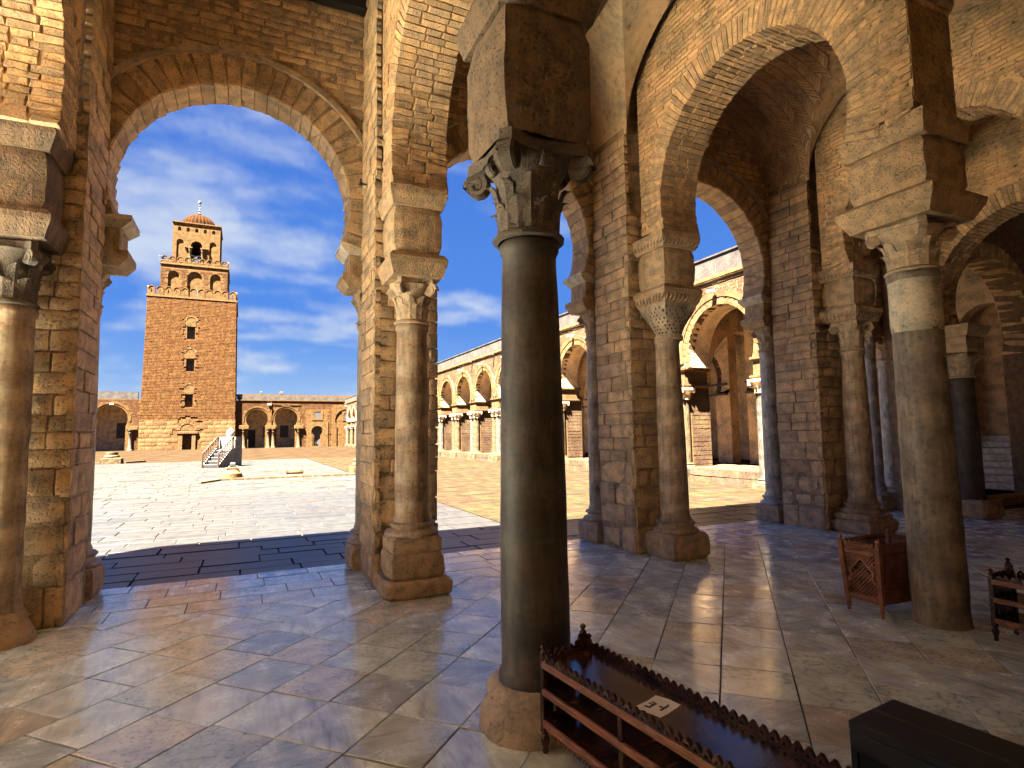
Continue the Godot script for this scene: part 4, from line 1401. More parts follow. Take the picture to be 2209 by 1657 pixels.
# ------------------------------------------------------------------ the tower
func merlon_mesh(w: float, h: float, slot: float, d: float) -> ArrayMesh:
	var b := MB.new()
	var inn := []
	var out := []
	var n := 12
	var r := w / 2
	out.append(Vector3(r, 0, 0)); inn.append(Vector3(slot / 2, h * 0.22, 0))
	for k in n + 1:
		var a := PI * k / n
		out.append(Vector3(cos(a) * r, h - r + sin(a) * r, 0))
		inn.append(Vector3(cos(a) * slot / 2, h * 0.58 + sin(a) * slot / 2, 0))
	out.append(Vector3(-r, 0, 0)); inn.append(Vector3(-slot / 2, h * 0.22, 0))
	b.band(inn, out, Vector3.BACK, d, true)
	# raised rim
	var i2 := []
	var o2 := []
	for k in n + 1:
		var a := PI * k / n
		i2.append(Vector3(cos(a) * r * 0.78, h - r + sin(a) * r * 0.78, 0.05))
		o2.append(Vector3(cos(a) * r, h - r + sin(a) * r, 0.05))
	b.band(i2, o2, Vector3.BACK, 0.06)
	return b.mesh()

func minaret() -> void:
	var Zf := -88.0
	var X := Vector3.RIGHT
	var N := Vector3.BACK
	var t := thing("minaret", "tall square three-storey brick tower with a ribbed dome, at the far end of the court", "minaret", Vector3(-6.95, 0.12, Zf))
	# first storey: 11.3 wide at the ground, 10.7 at 20.6 m
	var H := 20.6
	var W := 11.3
	var lean := Vector3(0, 1, -0.3 / H)
	var shr := 0.3 / H
	var ftaper := func(m: MB):
		for k in m.v.size():
			var p := m.v[k]
			m.v[k] = Vector3(p.x * (1.0 - p.y / H * 0.053), p.y, p.z)
	var wins := [[5.05, 15.0, 6.05, 16.75], [5.08, 10.6, 6.08, 12.35], [5.1, 5.75, 6.05, 7.5], [5.0, 0.0, 6.1, 2.2]]
	var m := MB.new()
	m.holes(Vector3(-W / 2, 0, 0), X, lean, N, W, H, wins, 0.9)
	m.quad(Vector3(W / 2, 0, 0), Vector3(W / 2, 0, -W), Vector3(W / 2, H, -W + 0.3), Vector3(W / 2, H, -0.3))
	m.quad(Vector3(-W / 2, 0, -W), Vector3(-W / 2, 0, 0), Vector3(-W / 2, H, -0.3), Vector3(-W / 2, H, -W + 0.3))
	m.quad(Vector3(W / 2, 0, -W), Vector3(-W / 2, 0, -W), Vector3(-W / 2, H, -W + 0.3), Vector3(W / 2, H, -W + 0.3))
	ftaper.call(m)
	var s1 := obj("lower_storey", m, M.tower_wall, t)
	m = MB.new()
	lay_mesh(m, Vector3(-W / 2, 4.0, -0.06), X, lean, N, W, H - 4.05, 0.205, Vector2(0.4, 0.7), 0.075, Color(0.0932, 0.0498, 0.0220), 0.08, func(x, y, l, _h):
		for q in wins:
			if x + l / 2 > q[0] and x - l / 2 < q[2] and y + 4.0 > q[1] - 0.1 and y + 4.0 < q[3]: return false
			if q[1] > 1 and Vector2(x - 5.57, y + 4.0 - q[3] - 0.75).length() < 0.88: return false
			if q[1] > 1 and absf(x - 5.57) < 0.62 and y + 4.0 > q[3] - 0.1 and y + 4.0 < q[3] + 0.75: return false
		if Vector2(x - 5.55, y + 4.0 - 2.6).length() < 1.95: return false
		return true, 0.034)
	lay_mesh(m, Vector3(W / 2 - 0.05, 0.1, 0), Vector3(0, 0, -1), Vector3(0, 1, 0), X, W, H - 0.1, 0.205, Vector2(0.36, 0.6), 0.08, Color(0.0905, 0.0484, 0.0220), 0.08, null, 0.05)
	ftaper.call(m)
	stuff(obj("wall_bricks", m, M.brickv_out, s1))
	# big reused blocks at the foot
	lay(s1, "stone_block", "outer", Vector3(-W / 2, 0, 0.03), X, UP, N, W, 4.0, func(_y): return rng.randf_range(0.45, 0.62), Vector2(0.75, 1.7) * 0.62, 0.12, func(x, y, l, _h):
		if x + l / 2 > 4.45 and x - l / 2 < 6.65 and y < 2.5: return false
		return Vector2(x - 5.55, y - 2.6).length() > 1.6, 2.0)
	# windows: dark pane, relieving arch of brick with its filled lunette
	for q in wins:
		var cx: float = (q[0] + q[2]) / 2 - W / 2
		m = MB.new()
		m.box(Vector3(q[0] - W / 2 - 0.05, q[1], -0.9), Vector3(q[2] - W / 2 + 0.05, q[3] + 0.05, -0.75 - q[1] * shr))
		var wn := obj("window" if q[1] > 1 else "door", m, M.dark if q[1] > 1 else M.door, s1)
		var cyy: float = q[3] + (0.75 if q[1] > 1 else 0.42)
		var zz: float = -q[1] * shr
		ring(wn, "arch_brick", "outer", Vector3(cx, cyy, zz - 0.02), X, UP, N, 0.55 if q[1] > 1 else 0.85, 0.86 if q[1] > 1 else 1.5, 0.0, 17 if q[1] > 1 else 27, -0.1, 0.035, 1, 0.02)
		m = MB.new()
		var pl := PackedVector2Array()
		var rr := 0.55 if q[1] > 1 else 0.85
		for k in 13: pl.append(Vector2(cos(PI * k / 12) * rr, sin(PI * k / 12) * rr))
		m.prism(pl, Vector3(cx, cyy, zz - 0.03), X, UP, N, 0.1)
		if q[1] > 1: m.box(Vector3(cx - 0.6, q[3], zz - 0.25), Vector3(cx + 0.6, cyy, zz + 0.01))
		obj("lunette", m, M.tower_plaster, wn)
		if q[1] < 1:
			m = MB.new()
			m.cbox(Vector3(cx - 0.78, 1.1, 0.0), Vector3(0.23, 1.1, 0.14), 0.02)
			m.cbox(Vector3(cx + 0.78, 1.1, 0.0), Vector3(0.23, 1.1, 0.14), 0.02)
			m.cbox(Vector3(cx, 2.33, 0.02), Vector3(1.25, 0.15, 0.2), 0.02)
			obj("door_frame", m, M.outer1, wn)
	# cornice, platform and merlons of the first storey
	var W1 := 10.75
	m = MB.new()
	m.box(Vector3(-W1 / 2 - 0.12, H, -W1 - 0.3 - 0.12), Vector3(W1 / 2 + 0.12, H + 0.22, -0.3 + 0.14))
	obj("cornice", m, M.outer0, s1)
	m = MB.new()
	m.box(Vector3(-W1 / 2, H - 0.75, -1.0), Vector3(W1 / 2, H, -0.3 + 0.06))
	obj("frieze", m, M.tower_plaster, s1)
	var ml := merlon_mesh(0.80, 1.28, 0.13, 0.3)
	for k in 11:
		obj("merlon", ml, M.tower_plaster, s1, Transform3D(Basis.IDENTITY, Vector3(-W1 / 2 + (k + 0.5) * W1 / 11, H + 0.22, -0.28)))
		obj("merlon", ml, M.tower_plaster, s1, Transform3D(Basis(UP, PI / 2), Vector3(W1 / 2, H + 0.22, -0.3 - (k + 0.5) * W1 / 11)))
		obj("merlon", ml, M.tower_plaster, s1, Transform3D(Basis(UP, -PI / 2), Vector3(-W1 / 2, H + 0.22, -0.3 - (k + 0.5) * W1 / 11)))
	# second storey with three blind niches
	var z2 := -1.7
	var W2 := 8.25
	var y2 := H + 0.2
	var h2 := 4.75
	m = MB.new()
	var nx := [1.55, 4.12, 6.70]
	var xs := [0.0, 2.75, 5.5, W2]
	for k in 3:
		var r := 0.90 if k == 1 else 0.66
		m.arch_panel(Vector3(-W2 / 2 + xs[k], y2, z2), X, UP, N, xs[k + 1] - xs[k], h2, nx[k] - xs[k], r, 3.1 if k == 1 else 3.25, 3.1 if k == 1 else 3.25, 0.35, 0.24, false)
	m.box(Vector3(-W2 / 2, y2, z2 - W2), Vector3(W2 / 2, y2 + h2, z2 - 0.235))
	m.quad(Vector3(W2 / 2, y2, z2), Vector3(W2 / 2, y2, z2 - 0.235), Vector3(W2 / 2, y2 + h2, z2 - 0.235), Vector3(W2 / 2, y2 + h2, z2))
	m.quad(Vector3(-W2 / 2, y2, z2 - 0.235), Vector3(-W2 / 2, y2, z2), Vector3(-W2 / 2, y2 + h2, z2), Vector3(-W2 / 2, y2 + h2, z2 - 0.235))
	var s2 := obj("middle_storey", m, M.tower_plaster, t)
	m = MB.new()
	lay_mesh(m, Vector3(-W2 / 2, y2, z2 - 0.03), X, UP, N, W2, h2 - 0.6, 0.20, Vector2(0.36, 0.6), 0.055, Color(0.0872, 0.0498, 0.0243), 0.08, func(x, y, l, _h):
		for k in 3:
			var r := 0.90 if k == 1 else 0.66
			var cyy := 3.1 if k == 1 else 3.25
			if Vector2(x - nx[k], y - cyy).length() < r + l * 0.5: return false
			if absf(x - nx[k]) < r + l * 0.5 and y < cyy and y > 0.3: return false
		return true, 0.045)
	stuff(obj("wall_bricks", m, M.brickv_out, s2))
	m = MB.new()
	m.box(Vector3(-0.45, y2 + 0.3, z2 - 0.234), Vector3(0.45, y2 + 1.55, z2 - 0.20))
	obj("doorway", m, M.dark, s2)
	m = MB.new()
	m.box(Vector3(-W2 / 2 - 0.1, y2 + h2, z2 - W2 - 0.1), Vector3(W2 / 2 + 0.1, y2 + h2 + 0.18, z2 + 0.12))
	obj("cornice", m, M.outer0, s2)
	m = MB.new()
	for k in 10: m.box(Vector3(-W2 / 2 + 0.1 + k * 0.87, y2 + h2 + 0.18, z2 - 0.1), Vector3(-W2 / 2 + 0.55 + k * 0.87, y2 + h2 + 0.36, z2 + 0.08))
	m.box(Vector3(-W2 / 2, y2 + h2 + 0.18, z2 - 0.3), Vector3(W2 / 2, y2 + h2 + 0.42, z2 + 0.0))
	obj("parapet_course", m, M.tower_plaster, s2)
	var ml2 := merlon_mesh(0.82, 0.78, 0.34, 0.25)
	for k in 9:
		obj("merlon", ml2, M.tower_plaster, s2, Transform3D(Basis.IDENTITY, Vector3(-W2 / 2 + (k + 0.5) * W2 / 9, y2 + h2 + 0.42, z2 + 0.02)))
		obj("merlon", ml2, M.tower_plaster, s2, Transform3D(Basis(UP, PI / 2), Vector3(W2 / 2, y2 + h2 + 0.42, z2 - (k + 0.5) * W2 / 9)))
	m = MB.new()
	for x in [-4.15, 4.15]:
		for y in [0.5, 1.0]: m.tube([Vector3(x - 0.25, y2 + h2 + y, z2 + 0.1), Vector3(x + 0.25, y2 + h2 + y, z2 + 0.1)], 0.025, 5)
		m.tube([Vector3(x - 0.1, y2 + h2 + 0.4, z2 + 0.1), Vector3(x - 0.1, y2 + h2 + 1.3, z2 + 0.1)], 0.03, 5)
	m.tube([Vector3(-4.1, y2 + h2 + 0.75, z2 - 0.2), Vector3(4.1, y2 + h2 + 0.75, z2 - 0.2)], 0.03, 5)
	obj("handrail", m, M.iron, s2)
	# third storey: open lantern
	var z3 := z2 - 1.25
	var W3 := 5.95
	var y3 := y2 + h2 + 0.15
	var h3 := 6.35
	m = MB.new()
	m.arch_panel(Vector3(-W3 / 2 + 1.75, y3, z3), X, UP, N, 2.45, 4.6, 1.22, 0.72, 3.15, 2.75, 0.6, 0.8)
	m.arch_panel(Vector3(-W3 / 2, y3, z3), X, UP, N, 1.75, 4.6, 0.92, 0.43, 3.55, 3.55, 0.6, 0.16, false)
	m.arch_panel(Vector3(-W3 / 2 + 4.2, y3, z3), X, UP, N, 1.75, 4.6, 0.83, 0.43, 3.55, 3.55, 0.6, 0.16, false)
	m.box(Vector3(-W3 / 2, y3, z3 - 0.8), Vector3(-W3 / 2 + 1.75, y3 + 4.6, z3 - 0.155))
	m.box(Vector3(W3 / 2 - 1.75, y3, z3 - 0.8), Vector3(W3 / 2, y3 + 4.6, z3 - 0.155))
	for k in 5:
		var cx := 0.8 + k * 1.07
		var x0 := 0.0 if k == 0 else 0.8 + (k - 0.5) * 1.07
		var x1 := W3 if k == 4 else 0.8 + (k + 0.5) * 1.07
		m.arch_panel(Vector3(-W3 / 2 + x0, y3 + 4.6, z3), X, UP, N, x1 - x0, h3 - 4.6, cx - x0, 0.19, 0.95, 0.95, 0.55, 0.5 if k == 2 else 0.18, false, 10)
	m.box(Vector3(-W3 / 2, y3 + 4.6, z3 - 0.8), Vector3(-0.25, y3 + h3, z3 - 0.19))
	m.box(Vector3(0.55, y3 + 4.6, z3 - 0.8), Vector3(W3 / 2, y3 + h3, z3 - 0.19))
	m.box(Vector3(-0.25, y3 + 4.6, z3 - 0.8), Vector3(0.55, y3 + h3, z3 - 0.5))
	for s in [-1, 1]: m.box(Vector3(minf(s * W3 / 2, s * (W3 / 2 - 0.7)), y3, z3 - W3), Vector3(maxf(s * W3 / 2, s * (W3 / 2 - 0.7)), y3 + h3, z3 - 0.001 - 0.3))
	m.arch_panel(Vector3(-W3 / 2, y3, z3 - W3 + 0.6), X, UP, N, W3, h3, W3 / 2, 0.85, 2.6, 2.3, 0.3, 0.6)
	m.box(Vector3(-W3 / 2 + 0.1, y3 + 4.2, z3 - W3 + 0.1), Vector3(W3 / 2 - 0.1, y3 + 4.5, z3 - 0.8))
	var s3 := obj("upper_storey", m, M.tower_plaster, t)
	for s in [-1, 1]:
		obj("column", unit.fcol, M.outer_shaft, s3, Transform3D(Basis.from_scale(Vector3(0.75, 0.95, 0.75)), Vector3(s * 0.78, y3 + 0.15, z3 + 0.12)))
		m = MB.new()
		m.cbox(Vector3(s * 0.98, y3 + 2.85, z3 + 0.06), Vector3(0.5, 0.07, 0.16), 0.02)
		obj("impost", m, M.tower_plaster, s3)
	m = MB.new()
	for s in [-0.42, 0.42]:
		m.xf = Transform3D(Basis(X, PI / 2), Vector3(s, y3 + 1.35, z3 - 0.155))
		m.lathe([Vector2(0.08, 0), Vector2(0.14, 0.1), Vector2(0.30, 0.5), Vector2(0.32, 0.5), Vector2(0.30, 0.46), Vector2(0.1, 0.2)], 12)
	obj("loudspeaker", m, M.white_out, s3)
	m = MB.new()
	m.box(Vector3(-W3 / 2 - 0.12, y3 + h3, z3 - W3 - 0.1), Vector3(W3 / 2 + 0.12, y3 + h3 + 0.16, z3 + 0.14))
	obj("cornice", m, M.outer3, s3)
	# ribbed dome and finial
	m = MB.new()
	var segs := 120
	var rows := 16
	var dr := 2.3
	for k in rows:
		for s in segs:
			var P := []
			for q in [[s, k], [s, k + 1], [s + 1, k + 1], [s + 1, k]]:
				var th: float = TAU * q[0] / segs
				var f := float(q[1]) / rows
				var r := dr * cos(f * PI / 2) * (1.0 - 0.055 * pow(absf(cos(th * 14.0)), 3.0)) * (1.0 + 0.05 * sin(f * PI))
				P.append(Vector3(cos(th) * r, 2.25 * sin(f * PI / 2), sin(th) * r))
			m.quad(P[0], P[1], P[2], P[3])
	var dome := obj("dome", m, M.dome, t, Transform3D(Basis.IDENTITY, Vector3(0, y3 + h3 + 0.16, z3 - W3 / 2)))
	m = MB.new()
	m.lathe([Vector2(0.03, 2.2), Vector2(0.06, 2.3), Vector2(0.24, 2.42), Vector2(0.26, 2.52), Vector2(0.06, 2.66), Vector2(0.05, 2.8), Vector2(0.19, 2.92), Vector2(0.05, 3.05), Vector2(0.05, 3.2), Vector2(0.15, 3.32), Vector2(0.04, 3.45), Vector2(0.04, 3.62), Vector2(0.11, 3.72), Vector2(0.04, 3.82), Vector2(0.05, 3.9), Vector2(0.26, 4.15), Vector2(0.20, 4.38), Vector2(0.0, 4.42)], 12)
	obj("finial", m, M.bronze, dome)

# ------------------------------------------------------------------ things in the court
func stepped_pulpit() -> void:
	var t := thing("stepped_platform", "white stepped platform with brown railings in front of the tower", "platform", Vector3(-1.72, -0.03, -36.1), -0.49)
	var w := 0.46
	var X := Vector3.RIGHT
	for k in 5:
		var m := MB.new()
		m.cbox(Vector3(0, 0.095 + k * 0.19, -0.14 - k * 0.27 - 0.2), Vector3(w - 0.06, 0.095, 0.34), 0.012)
		obj("step", m, M.slab1 if k % 2 else M.slab0, t)
	for s in [-1, 1]:
		var m := MB.new()
		var pl := PackedVector2Array([Vector2(0, 0), Vector2(2.05, 0), Vector2(2.05, 1.06), Vector2(1.35, 1.06), Vector2(0.0, 0.14)])
		m.prism(pl, Vector3(s * w + (0.05 if s > 0 else 0.05), 0, 0), Vector3.FORWARD, UP, X, 0.10)
		obj("side_wall", m, M.white_pulpit, t)
		m = MB.new()
		var zz := 0.0
		for k in 9:
			zz = -0.04 - k * 0.165
			var y := 0.14 + 0.92 * minf(-zz / 1.35, 1.0)
			m.tube([Vector3(s * w, y, zz), Vector3(s * w, y + 0.60, zz)], 0.022, 6)
		var y1 := 1.06
		m.tube([Vector3(s * w, 0.80, 0.02), Vector3(s * w, y1 + 0.62, -1.36), Vector3(s * w, y1 + 0.62, -1.55)], 0.034, 6)
		m.tube([Vector3(s * w, 0.30, 0.0), Vector3(s * w, y1 + 0.12, -1.36), Vector3(s * w, y1 + 0.12, -1.55)], 0.026, 6)
		m.cbox(Vector3(s * w, 0.42, 0.02), Vector3(0.035, 0.44, 0.035), 0.01)
		m.cbox(Vector3(s * w, y1 + 0.33, -1.5), Vector3(0.035, 0.35, 0.035), 0.01)
		obj("railing", m, M.rail, t)
	var b := MB.new()
	b.box(Vector3(-w - 0.06, 0, -2.35), Vector3(w + 0.06, 1.72, -1.62))
	b.box(Vector3(-w + 0.05, 0, -1.62), Vector3(w - 0.05, 1.0, -1.3))
	obj("upper_block", b, M.white_pulpit, t)
	b = MB.new()
	b.lathe([Vector2(0.0, 0.0), Vector2(0.20, 0.0), Vector2(0.235, 0.16), Vector2(0.22, 0.30), Vector2(0.13, 0.45), Vector2(0.04, 0.53), Vector2(0.0, 0.54)], 16)
	obj("pointed_stone", b, M.white_pulpit, t, Transform3D(Basis.IDENTITY, Vector3(0.0, 1.72, -1.95)))

func court_stones() -> void:
	var t := thing("carved_stone_base", "brown stone column base carrying a black spotlight, at the drain in the court", "column base", Vector3(-0.45, -0.03, -25.35), 0.15, "old column bases lying in the court")
	var m := MB.new()
	m.lathe([Vector2(0.40, 0), Vector2(0.39, 0.26), Vector2(0.30, 0.30), Vector2(0.26, 0.40), Vector2(0.0, 0.41)], 8, 0.02, nz)
	obj("block", m, M.outer0, t)
	m = MB.new()
	m.cbox(Vector3(0, 0.445, 0), Vector3(0.21, 0.04, 0.21), 0.015)
	obj("moulding", m, M.outer_shaft, t)
	var s := thing("spotlight", "black spotlight with trailing cable on top of the brown column base in the court", "spotlight", Vector3(-0.42, 0.46, -25.35))
	m = MB.new()
	m.cbox(Vector3(0, 0.11, 0), Vector3(0.10, 0.07, 0.08), 0.02)
	m.tube([Vector3(-0.16, 0.02, 0), Vector3(0, 0.06, 0), Vector3(0.18, 0.02, 0)], 0.02)
	obj("lamp_head", m, M.iron, s)
	m = MB.new()
	m.tube([Vector3(0.1, 0.05, 0.05), Vector3(0.30, 0.0, 0.2), Vector3(0.36, -0.30, 0.3), Vector3(0.43, -0.45, 0.3), Vector3(1.2, -0.46, 0.25)], 0.015, 6)
	obj("cable", m, M.iron, s)
	t = thing("carved_stone_base", "long pale moulded stone base lying flat on the drain kerb", "column base", Vector3(1.87, -0.03, -25.3), -0.03, "old column bases lying in the court")
	m = MB.new()
	m.stack([Vector3(0.37, 0, 0.25), Vector3(0.37, 0.09, 0.25), Vector3(0.33, 0.12, 0.22), Vector3(0.31, 0.17, 0.2), Vector3(0.345, 0.21, 0.23), Vector3(0.34, 0.30, 0.22)])
	obj("block", m, M.outer_shaft, t)
	t = thing("carved_stone_base", "tan column base half hidden behind the second pier, beside the marble paving", "column base", Vector3(4.62, -0.03, -26.0), 0.1, "old column bases lying in the court")
	m = MB.new()
	m.stack([Vector3(0.36, 0, 0.36), Vector3(0.36, 0.30, 0.36), Vector3(0.30, 0.32, 0.30)])
	m.lathe([Vector2(0.30, 0.32), Vector2(0.33, 0.38), Vector2(0.30, 0.46), Vector2(0.24, 0.50), Vector2(0.28, 0.58), Vector2(0.27, 0.66), Vector2(0.0, 0.661)], 18)
	obj("block", m, M.outer1, t)
	t = thing("carved_stone_base", "pale column base near the left edge of the court on the paving kerb", "column base", Vector3(-8.25, -0.03, -47.3), 0, "old column bases lying in the court")
	m = MB.new()
	m.stack([Vector3(0.60, 0, 0.5), Vector3(0.60, 0.38, 0.5), Vector3(0.42, 0.42, 0.4)])
	m.lathe([Vector2(0.42, 0.42), Vector2(0.46, 0.50), Vector2(0.42, 0.58), Vector2(0.34, 0.62), Vector2(0.37, 0.72), Vector2(0.36, 0.80), Vector2(0.0, 0.801)], 18)
	obj("block", m, M.outer_shaft, t)
	t = thing("handcart", "small iron handcart with a red tub and blue bucket in the side gallery", "cart", Vector3(14.45, 0.42, -20.9))
	m = MB.new()
	for z in [-0.45, 0.45]:
		m.tube([Vector3(0, 0, z), Vector3(0, 1.0, z)], 0.03, 6)
		m.tube([Vector3(0.6, 0, z), Vector3(0.6, 0.9, z)], 0.03, 6)
	m.tube([Vector3(0, 0.92, -0.45), Vector3(0, 0.92, 0.45)], 0.03, 6)
	m.tube([Vector3(0, 0.12, -0.45), Vector3(0, 0.12, 0.45)], 0.03, 6)
	obj("frame", m, M.iron, t)
	m = MB.new()
	m.cbox(Vector3(0.3, 0.55, -0.05), Vector3(0.24, 0.16, 0.3), 0.03)
	obj("tub", m, M.red, t)
	m = MB.new()
	m.lathe([Vector2(0.0, 0.02), Vector2(0.15, 0.02), Vector2(0.2, 0.34), Vector2(0.18, 0.34), Vector2(0.0, 0.3)], 14)
	obj("bucket", m, M.blue, t, Transform3D(Basis.IDENTITY, Vector3(0.3, 0, 0.0)))

# ------------------------------------------------------------------ furniture
func scallop_mesh(s: float) -> ArrayMesh:
	# a carved knob of a cresting: lozenge with a drilled eye and a bead
	var b := MB.new()
	var out := []
	var inn := []
	var pts := [Vector2(0.42, 0.0), Vector2(0.52, 0.38), Vector2(0.34, 0.72), Vector2(0.10, 1.0), Vector2(-0.10, 1.0), Vector2(-0.34, 0.72), Vector2(-0.52, 0.38), Vector2(-0.42, 0.0)]
	for p in pts:
		out.append(Vector3(0.19, p.y, p.x) * s)
		inn.append(Vector3(0.19, 0.42 + (p.y - 0.42) * 0.30, p.x * 0.34) * s)
	var i2 := []
	var o2 := []
	for k in pts.size(): i2.append(inn[k]); o2.append(out[k])
	b.band(i2, o2, Vector3.RIGHT, 0.38 * s, true)
	b.cbox(Vector3(0, 0.98, 0) * s, Vector3(0.11, 0.10, 0.11) * s, 0.03 * s)
	return b.mesh()

func turned(r: float, y0: float, y1: float) -> Array:
	var h := y1 - y0
	return [Vector2(0.0, y0), Vector2(r * 0.55, y0), Vector2(r * 0.75, y0 + h * 0.10), Vector2(r * 0.55, y0 + h * 0.22), Vector2(r, y0 + h * 0.45), Vector2(r * 1.05, y0 + h * 0.6), Vector2(r * 0.65, y0 + h * 0.72), Vector2(r * 1.1, y0 + h * 0.85), Vector2(r * 0.9, y1)]

func knob(r: float, y: float) -> Array:
	return [Vector2(r * 0.7, y), Vector2(r * 1.1, y + r * 0.5), Vector2(r * 1.1, y + r), Vector2(r * 0.5, y + r * 1.6), Vector2(r * 0.95, y + r * 2.2), Vector2(r * 0.9, y + r * 2.8), Vector2(r * 0.3, y + r * 3.3), Vector2(0, y + r * 3.4)]

func carved_shelf(label: String) -> Node3D:
	# long low carved shelf: x across (0..w), z along (0..len)
	var w := 0.33
	var ln := 1.95
	var t := thing("carved_shelf", label, "shelf", Vector3.ZERO, 0, "carved wooden book shelves")
	for x in [0.02, w - 0.02]:
		for z in [0.02, ln - 0.02]:
			var m := MB.new()
			m.lathe(turned(0.022, 0.0, 0.13), 10)
			m.cbox(Vector3(0, 0.30, 0), Vector3(0.017, 0.18, 0.017), 0.004)
			m.lathe(knob(0.016, 0.478), 10)
			obj("leg", m, M.wood, t, Transform3D(Basis.IDENTITY, Vector3(x, 0, z)))
	for q in [[0.148, "shelf_board"], [0.30, "shelf_board"], [0.432, "top_board"]]:
		var m := MB.new()
		m.cbox(Vector3(w / 2, q[0] + 0.009, ln / 2), Vector3(w / 2 - 0.012, 0.009, ln / 2 - 0.012), 0.003)
		obj(q[1], m, M.wood_top, t)
		for x in [0.008, w - 0.008]:
			m = MB.new()
			m.cbox(Vector3(x, q[0] + 0.003, ln / 2), Vector3(0.010, 0.017, ln / 2 - 0.03), 0.004)
			m.cbox(Vector3(x + (-0.007 if x < 0.1 else 0.007), q[0] + 0.003, ln / 2), Vector3(0.006, 0.007, ln / 2 - 0.03), 0.003)
			obj("rail", m, M.wood_red, t)  # lighter red puts the light caught by these edges into the colour
	for z in [0.62, 1.28]:
		for x in [0.012, w - 0.012]:
			var m := MB.new()
			m.cbox(Vector3(x, 0.30, z), Vector3(0.011, 0.145, 0.014), 0.004)
			obj("upright", m, M.wood, t)
	# pierced end panels
	for z in [0.02, ln - 0.02]:
		var m := MB.new()
		var hs := []
		for r in 2:
			for k in 5: hs.append([0.05 + k * 0.048, 0.035 + r * 0.15 + (0.02 if k % 2 else 0.0), 0.072 + k * 0.048, 0.085 + r * 0.15 + (0.02 if k % 2 else 0.0)])
		m.holes(Vector3(0.02, 0.15, z + 0.006), Vector3.RIGHT, UP, Vector3.BACK, w - 0.04, 0.29, hs, 0.012)
		m.holes(Vector3(w - 0.02, 0.15, z - 0.006), Vector3.LEFT, UP, Vector3.FORWARD, w - 0.04, 0.29, hs.map(func(h): return [w - 0.04 - h[2], h[1], w - 0.04 - h[0], h[3]]), 0.001)
		obj("end_panel", m, M.wood, t)
	# crestings along the top, small ones under the lowest board
	var pitch := 0.0455
	for x in [0.012, w - 0.012]:
		for k in 40:
			var z := 0.075 + k * pitch
			if z > ln - 0.06: break
			obj("crest_knob", unit.scallop, M.wood, t, Transform3D(Basis.IDENTITY, Vector3(x, 0.448, z)))
		var m := MB.new()
		for k in 80:
			var z := 0.06 + k * 0.023
			if z > ln - 0.05: break
			m.cbox(Vector3(x, 0.128, z), Vector3(0.006, 0.008, 0.007), 0.003)
			m.cbox(Vector3(x, 0.113, z + 0.0115), Vector3(0.005, 0.006, 0.005), 0.002)
		obj("beaded_apron", m, M.wood_red, t)
	for z in [0.012, ln - 0.012]:
		for k in 5:
			obj("crest_knob", unit.scallop, M.wood, t, Transform3D(Basis(UP, PI / 2), Vector3(0.065 + k * pitch, 0.448, z)))
	# stepped gable with a turned finial on the far corner
	var g := MB.new()
	var pl := PackedVector2Array([Vector2(-0.07, 0), Vector2(0.07, 0), Vector2(0.07, 0.02), Vector2(0.052, 0.03), Vector2(0.048, 0.05), Vector2(0.03, 0.058), Vector2(0.026, 0.078), Vector2(0.012, 0.09), Vector2(-0.012, 0.09), Vector2(-0.026, 0.078), Vector2(-0.03, 0.058), Vector2(-0.048, 0.05), Vector2(-0.052, 0.03), Vector2(-0.07, 0.02)])
	g.prism(pl, Vector3(w - 0.055, 0.45, 0.028), Vector3.RIGHT, UP, Vector3.BACK, 0.022, 0.003)
	g.xf = Transform3D(Basis.IDENTITY, Vector3(w - 0.055, 0, 0.017))
	g.lathe(knob(0.017, 0.53), 10)
	obj("crest_gable", g, M.wood, t)
	return t

func lattice(m: MB, O: Vector3, U: Vector3, V: Vector3, N: Vector3, w: float, h: float, p: float, bar: float, keep = null) -> void:
	# crossing slanted bars clipped to a rectangle
	for dirn in [1, -1]:
		var s := -h
		while s < w + h:
			# line x = s + dirn * y
			var seg := []
			var y := 0.0
			var step := p
			while y < h - 1e-4:
				var y2 := minf(y + step, h)
				var xa: float = s + y if dirn > 0 else s + h - y
				var xb: float = s + y2 if dirn > 0 else s + h - y2
				if minf(xa, xb) >= -0.001 and maxf(xa, xb) <= w + 0.001 and (keep == null or keep.call((xa + xb) / 2, (y + y2) / 2)):
					var a := O + U * xa + V * y
					var b := O + U * xb + V * y2
					var d := (b - a).normalized()
					var q := N.cross(d) * bar
					var f := N * bar * (1.0 if dirn > 0 else 0.85)
					m.obox(a - q - f, d * a.distance_to(b), q * 2, f * 2)
				y = y2
			s += p * 1.0

